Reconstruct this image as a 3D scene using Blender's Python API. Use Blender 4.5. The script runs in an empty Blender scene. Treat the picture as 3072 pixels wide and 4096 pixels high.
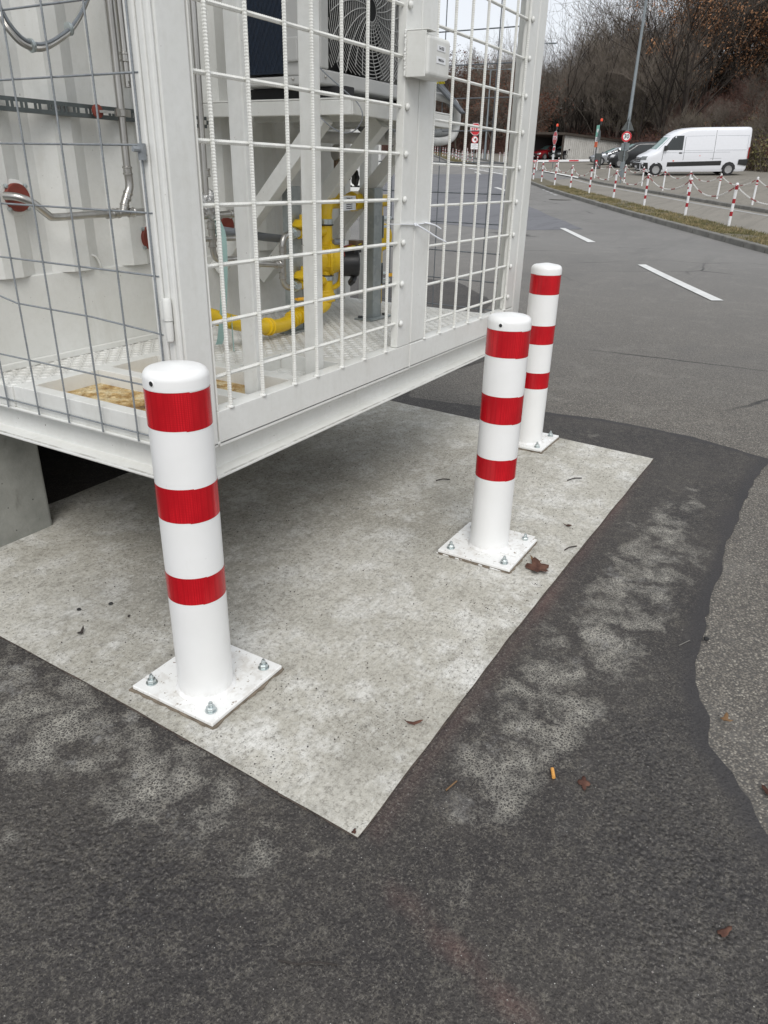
import bpy, bmesh, math, random
from mathutils import Vector, Matrix, noise as mnoise
import numpy as np
from math import radians as R, sin, cos, pi, sqrt, atan2, hypot
random.seed(7); np.random.seed(7)
scene = bpy.context.scene
COL = scene.collection
# ------------------------------------------------------------------ camera
cam_d = bpy.data.cameras.new('camera'); cam = bpy.data.objects.new('camera', cam_d); COL.objects.link(cam)
rt = Vector((0.50723912, -0.86151585, 0.02233654)); up = Vector((0.35192413, 0.23072381, 0.90714714)); fw = Vector((0.78667521, 0.45227975, -0.42022035))
cam.matrix_world = Matrix(((rt.x, up.x, -fw.x, 0), (rt.y, up.y, -fw.y, 0), (rt.z, up.z, -fw.z, 1.345), (0, 0, 0, 1)))
cam_d.sensor_fit = 'HORIZONTAL'; cam_d.sensor_width = 36; cam_d.lens = 36 * 2918.96 / 3072
cam_d.clip_start = 0.05; cam_d.clip_end = 1000
scene.camera = cam
# ------------------------------------------------------------------ sky, sun, exposure
SUN_EL, SUN_AZ = R(48), R(215)          # azimuth measured from +X towards +Y
w = bpy.data.worlds.new('World'); scene.world = w; w.use_nodes = True
nt = w.node_tree; nt.nodes.clear()
sky = nt.nodes.new('ShaderNodeTexSky'); sky.sky_type = 'NISHITA'; sky.sun_disc = False
sky.sun_elevation = SUN_EL; sky.sun_rotation = pi / 2 - SUN_AZ; sky.air_density = 1.0; sky.dust_density = 2.5; sky.ozone_density = 1.0
bwn = nt.nodes.new('ShaderNodeRGBToBW'); mixn = nt.nodes.new('ShaderNodeMix'); mixn.data_type = 'RGBA'
mixn.inputs[0].default_value = 0.80
ovc = nt.nodes.new('ShaderNodeMix'); ovc.data_type = 'RGBA'; ovc.inputs[0].default_value = 0.65
ovc.inputs[7].default_value = (8.6, 9.0, 9.6, 1)     # even cloud layer
bgn = nt.nodes.new('ShaderNodeBackground'); bgn.inputs[1].default_value = 0.098
outn = nt.nodes.new('ShaderNodeOutputWorld')
nt.links.new(sky.outputs[0], bwn.inputs[0]); nt.links.new(sky.outputs[0], mixn.inputs[6]); nt.links.new(bwn.outputs[0], mixn.inputs[7])
nt.links.new(mixn.outputs[2], ovc.inputs[6]); nt.links.new(ovc.outputs[2], bgn.inputs[0]); nt.links.new(bgn.outputs[0], outn.inputs[0])
sd = bpy.data.lights.new('sun', 'SUN'); sd.energy = 1.3; sd.angle = R(30); sd.color = (1, 0.97, 0.93)
so = bpy.data.objects.new('sun', sd); COL.objects.link(so)
sdir = Vector((cos(SUN_EL) * cos(SUN_AZ), cos(SUN_EL) * sin(SUN_AZ), sin(SUN_EL)))
so.rotation_euler = sdir.to_track_quat('Z', 'Y').to_euler(); so.location = (0, 0, 30)
vs = scene.view_settings; vs.view_transform = 'Standard'; vs.look = 'None'; vs.exposure = 0.38; vs.gamma = 1

# ------------------------------------------------------------------ materials
MATS = {}
class NG:
    def __init__(s, name):
        s.m = bpy.data.materials.new(name); s.m.use_nodes = True; s.t = s.m.node_tree
        s.b = s.t.nodes['Principled BSDF']; s.tc = s.t.nodes.new('ShaderNodeTexCoord'); s.co = s.tc.outputs['Object']
    def n(s, typ, **k):
        nd = s.t.nodes.new(typ)
        for a, v in k.items(): setattr(nd, a, v)
        return nd
    def l(s, a, b): s.t.links.new(a, b)
    def noise(s, scale, detail=4, rough=.6, co=None, dist=0):
        nd = s.n('ShaderNodeTexNoise'); nd.inputs['Scale'].default_value = scale; nd.inputs['Detail'].default_value = detail
        nd.inputs['Roughness'].default_value = rough; nd.inputs['Distortion'].default_value = dist
        s.l(co or s.co, nd.inputs['Vector']); return nd
    def vor(s, scale, feature='F1', co=None, rnd=1):
        nd = s.n('ShaderNodeTexVoronoi', feature=feature); nd.inputs['Scale'].default_value = scale
        nd.inputs['Randomness'].default_value = rnd; s.l(co or s.co, nd.inputs['Vector']); return nd
    def mapr(s, v, a, b, c=0., d=1.):
        nd = s.n('ShaderNodeMapRange'); nd.inputs[1].default_value = a; nd.inputs[2].default_value = b
        nd.inputs[3].default_value = c; nd.inputs[4].default_value = d; s.l(v, nd.inputs[0]); return nd.outputs[0]
    def math(s, op, a, b=None):
        nd = s.n('ShaderNodeMath', operation=op)
        for i, v in enumerate((a, b)):
            if v is None: continue
            if isinstance(v, (int, float)): nd.inputs[i].default_value = v
            else: s.l(v, nd.inputs[i])
        return nd.outputs[0]
    def mix(s, fac, a, b, mode='MIX'):
        nd = s.n('ShaderNodeMix', data_type='RGBA', blend_type=mode)
        if isinstance(fac, (int, float)): nd.inputs[0].default_value = fac
        else: s.l(fac, nd.inputs[0])
        for i, v in ((6, a), (7, b)):
            if isinstance(v, tuple): nd.inputs[i].default_value = v + (1,) if len(v) == 3 else v
            else: s.l(v, nd.inputs[i])
        return nd.outputs[2]
    def ramp(s, v, pts):
        nd = s.n('ShaderNodeValToRGB'); el = nd.color_ramp.elements
        while len(el) < len(pts): el.new(0.5)
        for e, (p, c) in zip(el, pts): e.position = p; e.color = c + (1,)
        s.l(v, nd.inputs[0]); return nd.outputs[0]
    def scaled(s, v):
        nd = s.n('ShaderNodeMapping'); nd.inputs['Scale'].default_value = v; s.l(s.co, nd.inputs['Vector']); return nd.outputs[0]
    def attr(s, name):
        nd = s.n('ShaderNodeAttribute'); nd.attribute_name = name; return nd.outputs['Fac']
    def bump(s, h, strength=.3, dist=.002, prev=None):
        nd = s.n('ShaderNodeBump'); nd.inputs['Strength'].default_value = strength; nd.inputs['Distance'].default_value = dist
        s.l(h, nd.inputs['Height'])
        if prev is not None: s.l(prev, nd.inputs['Normal'])
        return nd.outputs[0]
    def done(s, col=None, rough=.5, metal=0., nrm=None, spec=None):
        if col is not None:
            if isinstance(col, tuple): s.b.inputs['Base Color'].default_value = col + (1,)
            else: s.l(col, s.b.inputs['Base Color'])
        if isinstance(rough, (int, float)): s.b.inputs['Roughness'].default_value = rough
        else: s.l(rough, s.b.inputs['Roughness'])
        s.b.inputs['Metallic'].default_value = metal
        if spec is not None: s.b.inputs['Specular IOR Level'].default_value = spec
        if nrm is not None: s.l(nrm, s.b.inputs['Normal'])
        MATS[s.m.name] = s.m; return s.m

def simple(name, col, rough=.5, metal=0., var=.12, vs_=8., bump=0., bs=60., spec=None):
    g = NG(name); nz = g.noise(vs_, 5)
    c = g.mix(g.mapr(nz.outputs[0], .3, .7), tuple(x * (1 - var) for x in col), tuple(min(1, x * (1 + var * .5)) for x in col))
    nr = g.bump(g.noise(bs, 3).outputs[0], bump, .003) if bump else None
    return g.done(c, rough, metal, nr, spec)

def m_white_steel():
    g = NG('white_painted_steel')
    a = g.noise(3.0, 6, .65); b = g.noise(45, 3)
    c = g.mix(g.mapr(a.outputs[0], .35, .7), (.66, .66, .625), (.74, .745, .72))
    c = g.mix(g.mapr(b.outputs[0], .45, .8, 0, .35), c, (.58, .58, .54))
    sp = g.noise(95, 2, .5)                                  # chips and specks
    msk = g.mapr(sp.outputs[0], .765, .79)
    c = g.mix(msk, c, (.16, .13, .10))
    st = g.noise(9, 5, .7, co=g.scaled((1, 1, .22)))          # grimy runs
    c = g.mix(g.mapr(st.outputs[0], .55, .8, 0, .5), c, (.50, .49, .44))
    n1 = g.bump(g.noise(160, 2).outputs[0], .25, .0012)
    n2 = g.bump(a.outputs[0], .25, .01, n1)
    return g.done(c, .42, 0, n2)
def m_dirty_steel():
    g = NG('grimy_white_steel')
    a = g.noise(7, 7, .75); c = g.mix(g.mapr(a.outputs[0], .42, .66), (.68, .68, .65), (.26, .25, .22))
    return g.done(c, .55, 0, g.bump(g.noise(120, 3).outputs[0], .3, .002))
def m_bollard():
    g = NG('white_powder_coat'); a = g.noise(5, 4)
    c = g.mix(g.mapr(a.outputs[0], .35, .7), (.80, .80, .785), (.84, .84, .83))
    c = g.mix(g.mapr(g.noise(120, 2).outputs[0], .79, .81), c, (.3, .28, .25))
    sx = g.n('ShaderNodeSeparateXYZ'); g.l(g.co, sx.inputs[0]); foot = g.mapr(sx.outputs[2], .010, .050, 1, 0)
    c = g.mix(g.math('MULTIPLY', foot, g.mapr(g.noise(38, 5, .8).outputs[0], .44, .70, 0, .60)), c, (.42, .38, .32))
    c = g.mix(g.mapr(g.noise(6, 6, .75, co=g.scaled((1, 1, .35))).outputs[0], .56, .74, 0, .30), c, (.60, .59, .555))
    c = g.mix(g.mapr(g.noise(33, 4, .8, dist=2).outputs[0], .71, .74, 0, .6), c, (.45, .43, .40))
    return g.done(c, .30, 0, g.bump(g.noise(220, 2).outputs[0], .06, .001))
def m_plate():
    g = NG('painted_base_plate')
    a = g.noise(22, 4, .6); ed = g.vor(26); c = g.mix(g.mapr(a.outputs[0], .55, .62, 0, .35), (.80, .80, .78), (.62, .60, .56))
    ring = g.mapr(g.noise(70, 3, .7).outputs[0], .63, .67)
    c = g.mix(ring, c, (.30, .25, .20))
    c = g.mix(g.mapr(g.noise(11, 5, .7).outputs[0], .52, .70, 0, .55), c, (.56, .53, .48))
    return g.done(c, .5, 0, g.bump(g.noise(50, 4).outputs[0], .25, .003))
def m_red_tape():
    g = NG('red_reflective_tape')
    v = g.vor(230, 'DISTANCE_TO_EDGE', rnd=0.0)
    sp = g.noise(12, 3, co=g.scaled((1, 1, .5)))
    f = g.math('MULTIPLY', g.mapr(v.outputs[0], .02, .18), g.mapr(sp.outputs[0], .38, .75))
    c = g.mix(f, (.40, .004, .010), (.70, .012, .022))
    return g.done(c, .22, 0, g.bump(v.outputs[0], .06, .0006))
def m_concrete():
    g = NG('cast_concrete')
    big = g.noise(1.1, 5, .6); mid = g.noise(5, 7, .75); fine = g.noise(95, 3, .8); med = g.noise(28, 4, .75)
    c = g.mix(g.mapr(big.outputs[0], .35, .66), (.41, .39, .335), (.55, .53, .47))
    c = g.mix(g.mapr(mid.outputs[0], .48, .64, 0, .9), c, (.70, .69, .65))
    c = g.mix(g.mapr(mid.outputs[0], .30, .44, .45, 0), c, (.30, .28, .235))
    c = g.mix(g.mapr(med.outputs[0], .30, .50, .5, 0), c, (.24, .23, .20))
    c = g.mix(g.math('MULTIPLY', g.attr('stain'), g.mapr(med.outputs[0], .3, .7, 1, .7)), c, (.155, .148, .128))
    c = g.mix(g.mapr(fine.outputs[0], .30, .50, .75, 0), c, (.14, .13, .11))
    c = g.mix(g.mapr(fine.outputs[0], .56, .72, 0, .45), c, (.70, .70, .66))
    dens = g.mapr(g.noise(3.5, 3).outputs[0], .42, .60, .12, 1)
    pr = g.vor(60); pm = g.math('MULTIPLY', g.mapr(pr.outputs[0], .10, .18, 1, 0), dens)
    c = g.mix(g.math('MULTIPLY', pm, .9), c, (.04, .037, .033))
    pr2 = g.vor(120); c = g.mix(g.math('MULTIPLY', g.mapr(pr2.outputs[0], .12, .22, 1, 0), g.math('MULTIPLY', dens, .75)), c, (.07, .065, .06))
    wv = g.noise(7, 3, .6, co=g.scaled((1.0, 8.0, 1)), dist=1.6)
    c = g.mix(g.mapr(wv.outputs[0], .56, .66, 0, .22), c, (.20, .19, .165))
    n1 = g.bump(wv.outputs[0], .45, .006); n2 = g.bump(fine.outputs[0], .5, .003, n1)
    n3 = g.bump(pm, -.4, .003, n2)
    return g.done(c, .85, 0, n3, .3)
def m_block():
    g = NG('foundation_concrete'); a = g.noise(4, 6, .7); f = g.noise(90, 3)
    c = g.mix(g.mapr(a.outputs[0], .35, .7), (.20, .205, .185), (.33, .33, .30))
    c = g.mix(g.mapr(g.vor(22).outputs[0], .05, .09, .8, 0), c, (.06, .06, .055))
    c = g.mix(g.mapr(g.noise(14, 6, .7, co=g.scaled((1, 1, .3))).outputs[0], .58, .72, 0, .7), c, (.13, .125, .11))
    return g.done(c, .9, 0, g.bump(f.outputs[0], .3, .003), .25)
def m_tar():
    g = NG('fresh_tar_asphalt')
    res = g.attr('residue'); rgh = g.attr('rough'); mar = g.attr('margin'); keep = g.math('SUBTRACT', 1.0, mar)
    big = g.noise(1.8, 5, .65); f = g.noise(170, 3, .75); f2 = g.noise(60, 4, .8)
    c = g.mix(g.mapr(big.outputs[0], .35, .68), (.029, .026, .026), (.056, .050, .045))
    blot = g.noise(8.5, 4, .58, dist=.4); blot2 = g.noise(24, 5, .85)
    wob = g.mix(.02, g.co, g.noise(50, 3).outputs[1]); cell = g.vor(125, 'DISTANCE_TO_EDGE', co=wob); cc = g.vor(125, co=wob)
    k = g.math('ADD', g.math('MULTIPLY', blot.outputs[0], 1.0), g.math('MULTIPLY', blot2.outputs[0], .45))
    patch = g.math('MULTIPLY', g.mapr(g.math('ADD', k, g.math('MULTIPLY', res, .34)), .90, 1.20), keep)
    lines = g.mapr(cell.outputs[0], .02, .20, 1, 0)
    c = g.mix(g.math('MULTIPLY', patch, g.math('ADD', g.math('MULTIPLY', lines, .80), .10)), c, (.50, .48, .42))
    film = g.mapr(g.math('ADD', g.math('MULTIPLY', g.noise(7, 4, .6).outputs[0], .7), g.math('MULTIPLY', f2.outputs[0], .45)), .64, .80)
    c = g.mix(g.math('MULTIPLY', g.math('MULTIPLY', film, keep), g.mapr(res, .10, .8, 0, .55)), c, (.44, .43, .41))
    c = g.mix(g.math('MULTIPLY', g.math('MULTIPLY', lines, keep), g.mapr(blot2.outputs[0], .48, .68, .03, .50)), c, (.22, .20, .16))
    c = g.mix(g.attr('red'), c, (.15, .08, .068))
    g1 = g.vor(44); c = g.mix(g.mapr(g1.outputs[0], .035, .06, .9, 0), c, (.50, .49, .46))
    c = g.mix(g.math('MULTIPLY', g.mapr(f.outputs[0], .54, .66, 0, .6), g.mapr(keep, 0, 1, .3, 1)), c, (.20, .185, .16))
    c = g.mix(g.mapr(f.outputs[0], .34, .46, .7, 0), c, (.014, .013, .012))
    c = g.mix(g.math('MULTIPLY', mar, .6), c, (.040, .038, .040))
    big_st = g.vor(75); h1 = g.math('ADD', g.math('MULTIPLY', g.mapr(cc.outputs[0], 0, .6, 1, 0), .35), g.math('MULTIPLY', g.mapr(big_st.outputs[0], 0, .6, 1, 0), rgh))
    n1 = g.bump(h1, .8, .007); n2 = g.bump(f.outputs[0], .6, .003, n1)
    return g.done(c, g.mapr(rgh, 0, 1, .74, .46), 0, n2, .4)
def asphalt(name, c1, c2, light, scale=150, sm=.5, bump=.6, streak=0.):
    g = NG(name); v = g.vor(scale); big = g.noise(.35, 5, .6); mid = g.noise(3, 5, .7); f = g.noise(260, 2)
    sep = g.n('ShaderNodeSeparateColor'); g.l(v.outputs['Color'], sep.inputs[0])
    c = g.mix(g.mapr(sep.outputs[0], .2, .9), c1, c2)
    c = g.mix(g.mapr(sep.outputs[1], .86, .93, 0, .8), c, light)
    c = g.mix(g.mapr(v.outputs[0], .42, .7, 0, .75), c, tuple(x * .45 for x in c1))
    avg = tuple((a + b) / 2 for a, b in zip(c1, c2))
    c = g.mix(sm, c, avg)
    c = g.mix(g.mapr(big.outputs[0], .3, .7, .35, 0), c, tuple(x * .6 for x in avg))
    c = g.mix(g.mapr(mid.outputs[0], .5, .75, 0, .22), c, light)
    if streak:
        st = g.noise(.9, 5, .7, co=g.scaled((.25, 3.0, 1)), dist=.8)
        c = g.mix(g.mapr(st.outputs[0], .52, .68, 0, streak), c, tuple(x * .5 for x in c1))
    return g.done(c, .85, 0, g.bump(g.mapr(v.outputs[0], 0, .6, 1, 0), bump, .004), .35)
def m_tread():
    g = NG('white_tread_plate'); a = g.noise(5, 6, .7)
    c = g.mix(g.mapr(a.outputs[0], .4, .7), (.66, .66, .63), (.50, .49, .45))
    return g.done(c, .5, 0, g.bump(g.noise(90, 3).outputs[0], .15, .002))
def m_rusty():
    g = NG('rust_stained_plate'); a = g.noise(9, 6, .75); b = g.noise(30, 4)
    c = g.ramp(a.outputs[0], [(.3, (.10, .05, .018)), (.45, (.36, .22, .07)), (.56, (.58, .47, .27)), (.7, (.66, .62, .50))])
    c = g.mix(g.mapr(b.outputs[0], .58, .7, 0, .6), c, (.12, .08, .04))
    return g.done(c, .6)
def m_galv():
    g = NG('galvanised_steel'); v = g.vor(40); sep = g.n('ShaderNodeSeparateColor'); g.l(v.outputs['Color'], sep.inputs[0])
    c = g.mix(sep.outputs[0], (.30, .33, .33), (.38, .41, .41))
    return g.done(c, .45, .55)
def m_stainless():
    g = NG('stainless_steel'); a = g.noise(12, 4, co=g.scaled((1, 1, .2)))
    c = g.mix(g.mapr(a.outputs[0], .35, .7), (.38, .365, .34), (.58, .57, .54)); return g.done(c, .28, .9)
def m_leaf(name, c1, c2, sc=1.2):
    g = NG(name); oi = g.n('ShaderNodeObjectInfo'); a = g.noise(sc, 3)
    c = g.mix(g.mapr(a.outputs[0], .35, .65), c1, c2)
    hs = g.n('ShaderNodeHueSaturation'); g.l(g.mapr(oi.outputs['Random'], 0, 1, .65, 1.3), hs.inputs['Value']); g.l(c, hs.inputs['Color'])
    return g.done(hs.outputs[0], .85, 0, None, .1)
def m_chain():
    g = NG('chain_red_white_plastic'); sx = g.n('ShaderNodeSeparateXYZ'); g.l(g.co, sx.inputs[0])
    s = g.math('SINE', g.math('MULTIPLY', g.attr('along'), 2 * pi / 1.0)); f = g.mapr(s, .55, .65)
    return g.done(g.mix(f, (.72, .71, .68), (.30, .075, .070)), .45)
def m_wavywall():
    g = NG('fibre_cement_sheet'); a = g.noise(1.2, 6, .7); b = g.noise(.8, 5, .7, co=g.scaled((1, 1, .15)))
    c = g.mix(g.mapr(a.outputs[0], .35, .7), (.40, .39, .365), (.56, .55, .52)); c = g.mix(g.mapr(b.outputs[0], .5, .75, 0, .5), c, (.25, .24, .22))
    return g.done(c, .9)
m_white_steel(); m_dirty_steel(); m_bollard(); m_plate(); m_red_tape(); m_concrete(); m_block(); m_tar(); m_tread(); m_rusty(); m_galv(); m_stainless(); m_chain(); m_wavywall()
asphalt('old_asphalt', (.066, .062, .057), (.175, .162, .145), (.34, .32, .29), 115, .30, .7)
asphalt('far_road', (.12, .12, .122), (.19, .188, .185), (.26, .255, .25), 60, .55, .3, .35)
asphalt('smooth_patch', (.145, .147, .158), (.20, .20, .212), (.22, .22, .23), 90, .7, .2, .55)
asphalt('lane_asphalt', (.22, .202, .172), (.30, .278, .24), (.33, .31, .27), 50, .6, .3, .4)
asphalt('parking_asphalt', (.20, .183, .153), (.29, .265, .225), (.33, .31, .27), 40, .55, .3, .5)
simple('kerb_stone', (.185, .178, .16), .9, 0, .35, 3, .4, 60)
simple('brown_verge', (.135, .118, .078), .95, 0, .4, 4, .5, 30)
simple('leaf_litter_soil', (.082, .058, .038), .95, 0, .45, .8, .3, 3)
simple('road_paint', (.66, .66, .64), .7, 0, .15, 6)
simple('worn_road_paint', (.42, .42, .41), .8, 0, .35, 5)
simple('seam_bitumen', (.042, .041, .044), .55, 0, .35, 14, .5, 90)
simple('joint_dirt', (.085, .066, .054), .95, 0, .5, 40, .4, 150)
simple('grout', (.20, .165, .125), .95, 0, .4, 40, .5, 120)
simple('pit_black', (.015, .015, .015), .6)
simple('shaded_galv_rail', (.10, .115, .115), .5, .3, .2, 30)  # galvanised tone darkened to hold the rail's shade
simple('zinc', (.55, .60, .60), .32, .85, .15, 30)
simple('grey_mesh_wire', (.27, .29, .305), .5, .25, .25, 60)
simple('thin_grey_wire', (.20, .22, .24), .5, .25, .2, 60)
simple('white_wire', (.74, .74, .70), .45, 0, .10, 30)
simple('yellow_paint', (.74, .49, .014), .32, 0, .18, 6, .1, 80)
simple('yellow_lever', (.80, .42, .02), .4)
simple('black_plastic', (.018, .018, .020), .38)
simple('black_rubber', (.022, .022, .024), .75)
simple('grey_cable', (.20, .215, .235), .45)
simple('green_strap', (.25, .37, .34), .6)
simple('red_flange_paint', (.20, .038, .024), .55, 0, .25, 20)
simple('brass_brown', (.14, .095, .06), .4, .5)
simple('white_insulation', (.62, .62, .60), .75, 0, .12, 20, .3, 60)
simple('silver_insulation', (.30, .31, .31), .5, .4, .3, 60, .5, 120)
simple('unit_casing', (.50, .50, .485), .45, 0, .1, 5)
simple('fin_blue', (.008, .018, .038), .5, 0, .3, 60, .5, 200)
simple('fan_dark', (.012, .012, .012), .5)
simple('label_white', (.78, .79, .80), .5, 0, .04)
simple('label_ink', (.03, .03, .035), .6)
simple('tag_yellow', (.72, .60, .02), .5, 0, .05)
simple('zip_white', (.80, .82, .86), .35, 0, .03)
simple('plastic_film', (.42, .42, .41), .12, .2, .5, 60, 1., 60)
simple('car_white', (.74, .75, .78), .22, 0, .03)
simple('car_silver', (.55, .57, .60), .25, .5, .04)
simple('car_dark_grey', (.040, .041, .043), .25, .3, .05)
simple('car_black', (.018, .018, .020), .2, .2, .05)
simple('car_red', (.20, .012, .016), .25, 0, .1)
simple('trim_black', (.022, .022, .022), .6)
simple('window_glass', (.020, .025, .025), .06, 0, .2, 2, spec=.6)
simple('windscreen', (.16, .26, .24), .08, 0, .15, 2, spec=.7)
simple('tail_red', (.32, .008, .012), .25)
simple('lamp_clear', (.20, .21, .21), .12, .3)
simple('rim_silver', (.42, .42, .42), .35, .6)
simple('plate_white', (.60, .60, .60), .5)
simple('sign_white', (.80, .80, .80), .4, 0, .03)
simple('sign_red', (.52, .010, .020), .4, 0, .03)
simple('sign_black', (.012, .012, .014), .5)
simple('sign_back_grey', (.085, .092, .090), .55, .2)
simple('sign_green', (.20, .50, .40), .5)
simple('sign_orange', (.72, .14, .03), .5)
simple('lamp_orange', (.75, .07, .02), .3)
simple('post_white', (.76, .76, .76), .4, 0, .06)
simple('post_red', (.34, .008, .015), .4, 0, .08)
simple('pole_grey', (.20, .225, .235), .5, .35, .12)
simple('timber_dark', (.060, .048, .038), .9, 0, .3)
simple('shed_shade', (.022, .018, .016), .9)
m_leaf('bark_grey', (.085, .073, .060), (.140, .120, .100)); m_leaf('bark_dark', (.030, .025, .022), (.055, .045, .038))
m_leaf('twig_brown', (.118, .099, .082), (.200, .172, .144))
m_leaf('twig_red', (.110, .062, .055), (.175, .110, .092))
m_leaf('oak_leaf', (.33, .165, .085), (.54, .30, .165), .8); m_leaf('beech_leaf', (.088, .040, .028), (.160, .078, .052), .8)
m_leaf('needle_green', (.016, .030, .020), (.040, .062, .042)); m_leaf('olive_leaf', (.085, .080, .036), (.17, .15, .07))
m_leaf('grass_blade', (.085, .092, .040), (.17, .155, .08), 3.); m_leaf('dead_blade', (.23, .185, .095), (.33, .27, .16), 3.)
m_leaf('yellow_leaf', (.26, .22, .06), (.36, .30, .10)); m_leaf('dry_leaf', (.060, .030, .024), (.125, .066, .048), 30.)
m_leaf('dry_leaf_tan', (.20, .115, .06), (.28, .18, .10), 30.); m_leaf('pebble', (.05, .05, .05), (.22, .20, .19), 20.)
simple('butt_orange', (.70, .34, .08), .7, 0, .2, 200); simple('twig_dark', (.035, .028, .024), .8)

# ------------------------------------------------------------------ object helpers
ORG = {}
SPLIT = {'foot': 'foot', 'weld_beads': 'weld_bead', 'band_clamp': 'band_clamp', 'clamp_lining': 'clamp_lining', 'vertical_bars': 'upright_bar', 'horizontal_bars': 'cross_bar',
         'shelf_brace': 'shelf_brace', 'timber_post': 'timber_post', 'hex_union': 'hex_union', 'clamp': 'clamp', 'screw': 'screw', 'cable_tie_band': 'cable_tie', 'tie_tail': 'tie_tail', 'bolt': 'bolt', 'pipe_bracket': 'pipe_bracket', 'inner_wall': 'inner_wall', 'side_wall': 'side_wall'}
def put(o, **k):
    for a, v in k.items():
        if v is not None: o[a] = v
def thing(name, label, cat, loc, group=None, rz=0):
    o = bpy.data.objects.new(name, None); COL.objects.link(o); o.empty_display_size = .1
    o.location = loc; o.rotation_euler = (0, 0, rz); put(o, label=label, category=cat, group=group)
    ORG[o.name] = Vector(loc); return o
class MB:
    def __init__(s): s.v = []; s.f = []; s.mi = []; s.cur = 0; s.at = {}
    def add(s, vs, fs):
        b = len(s.v); s.v += [tuple(p) for p in vs]; s.f += [tuple(b + i for i in f) for f in fs]; s.mi += [s.cur] * len(fs); return s
    def box(s, x0, x1, y0, y1, z0, z1):
        return s.add([(x, y, z) for z in (z0, z1) for y in (y0, y1) for x in (x0, x1)],
                     [(0, 2, 3, 1), (4, 5, 7, 6), (0, 1, 5, 4), (2, 6, 7, 3), (0, 4, 6, 2), (1, 3, 7, 5)])
    def beam(s, p0, p1, w, h, upv=(0, 0, 1)):
        p0 = Vector(p0); p1 = Vector(p1); d = (p1 - p0).normalized(); a = d.cross(Vector(upv)).normalized() * w / 2; b = a.cross(d).normalized() * h / 2
        vs = [p + i * a + j * b for p in (p0, p1) for i, j in ((-1, -1), (1, -1), (1, 1), (-1, 1))]
        return s.add(vs, [(3, 2, 1, 0), (4, 5, 6, 7), (0, 1, 5, 4), (1, 2, 6, 5), (2, 3, 7, 6), (3, 0, 4, 7)])
    def tube(s, pts, r, n=10, cap=True, rs=None):
        pts = [Vector(p) for p in pts]; N = len(pts); b = len(s.v); prev = None
        for i, p in enumerate(pts):
            d = (pts[min(i + 1, N - 1)] - pts[max(i - 1, 0)]).normalized()
            if prev is None:
                prev = d.cross(Vector((0, 0, 1)) if abs(d.z) < .9 else Vector((1, 0, 0))).normalized()
            a = (prev - d * prev.dot(d)).normalized(); prev = a; c = d.cross(a)
            rr = rs[i] if rs else r
            for k in range(n):
                t = 2 * pi * k / n; s.v.append(tuple(p + (a * cos(t) + c * sin(t)) * rr))
        for i in range(N - 1):
            for k in range(n):
                k2 = (k + 1) % n; s.f.append((b + i * n + k, b + i * n + k2, b + (i + 1) * n + k2, b + (i + 1) * n + k)); s.mi.append(s.cur)
        if cap:
            s.f.append(tuple(b + k for k in range(n))[::-1]); s.f.append(tuple(b + (N - 1) * n + k for k in range(n))); s.mi += [s.cur] * 2
        return s
    def cyl(s, p0, p1, r, r1=None, n=16): return s.tube([p0, p1], r, n, True, [r, r if r1 is None else r1])
    def lathe(s, c, prof, n=24, axis=None, cap=True):
        c = Vector(c); ax = Vector(axis or (0, 0, 1)).normalized()
        a = ax.cross(Vector((0, 1, 0)) if abs(ax.y) < .9 else Vector((1, 0, 0))).normalized(); e = ax.cross(a)
        b = len(s.v)
        for r, h in prof:
            for k in range(n):
                t = 2 * pi * k / n; s.v.append(tuple(c + ax * h + (a * cos(t) + e * sin(t)) * r))
        for i in range(len(prof) - 1):
            for k in range(n):
                k2 = (k + 1) % n; s.f.append((b + i * n + k, b + i * n + k2, b + (i + 1) * n + k2, b + (i + 1) * n + k)); s.mi.append(s.cur)
        for i, rev in ((0, True), (len(prof) - 1, False)):
            if cap and prof[i][0] > 1e-4:
                f = tuple(b + i * n + k for k in range(n)); s.f.append(f[::-1] if rev else f); s.mi.append(s.cur)
        return s
    def prism(s, poly, a, b, fn):     # poly of 2-D points, fn(u,v,w)->xyz, extruded w from a to b
        n = len(poly); s.add([fn(u, v, a) for u, v in poly] + [fn(u, v, b) for u, v in poly],
              [tuple(range(n))[::-1], tuple(range(n, 2 * n))] + [(i, (i + 1) % n, n + (i + 1) % n, n + i) for i in range(n)]); return s
    def rebar(s, p0, p1, r=.006, pitch=.0065, n=6, lean=.5, amp=.16):
        p0 = Vector(p0); p1 = Vector(p1); d = p1 - p0; L = d.length; d /= L
        a = d.cross(Vector((0, 0, 1)) if abs(d.z) < .9 else Vector((1, 0, 0))).normalized(); c = d.cross(a)
        N = max(2, int(L / pitch * 2)); b = len(s.v)
        ph = random.random() * 6
        for i in range(N + 1):
            rr = r * (1 + amp) if i % 2 else r * (1 - amp * .6)
            for k in range(n):
                t = 2 * pi * k / n; off = 0 if i in (0, N) else lean * r * abs(sin((t + .9) / 2 * 1.0)) * 2
                s.v.append(tuple(p0 + d * (L * i / N + off) + (a * cos(t) + c * sin(t)) * rr))
        for i in range(N):
            for k in range(n):
                k2 = (k + 1) % n; s.f.append((b + i * n + k, b + i * n + k2, b + (i + 1) * n + k2, b + (i + 1) * n + k)); s.mi.append(s.cur)
        return s
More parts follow.
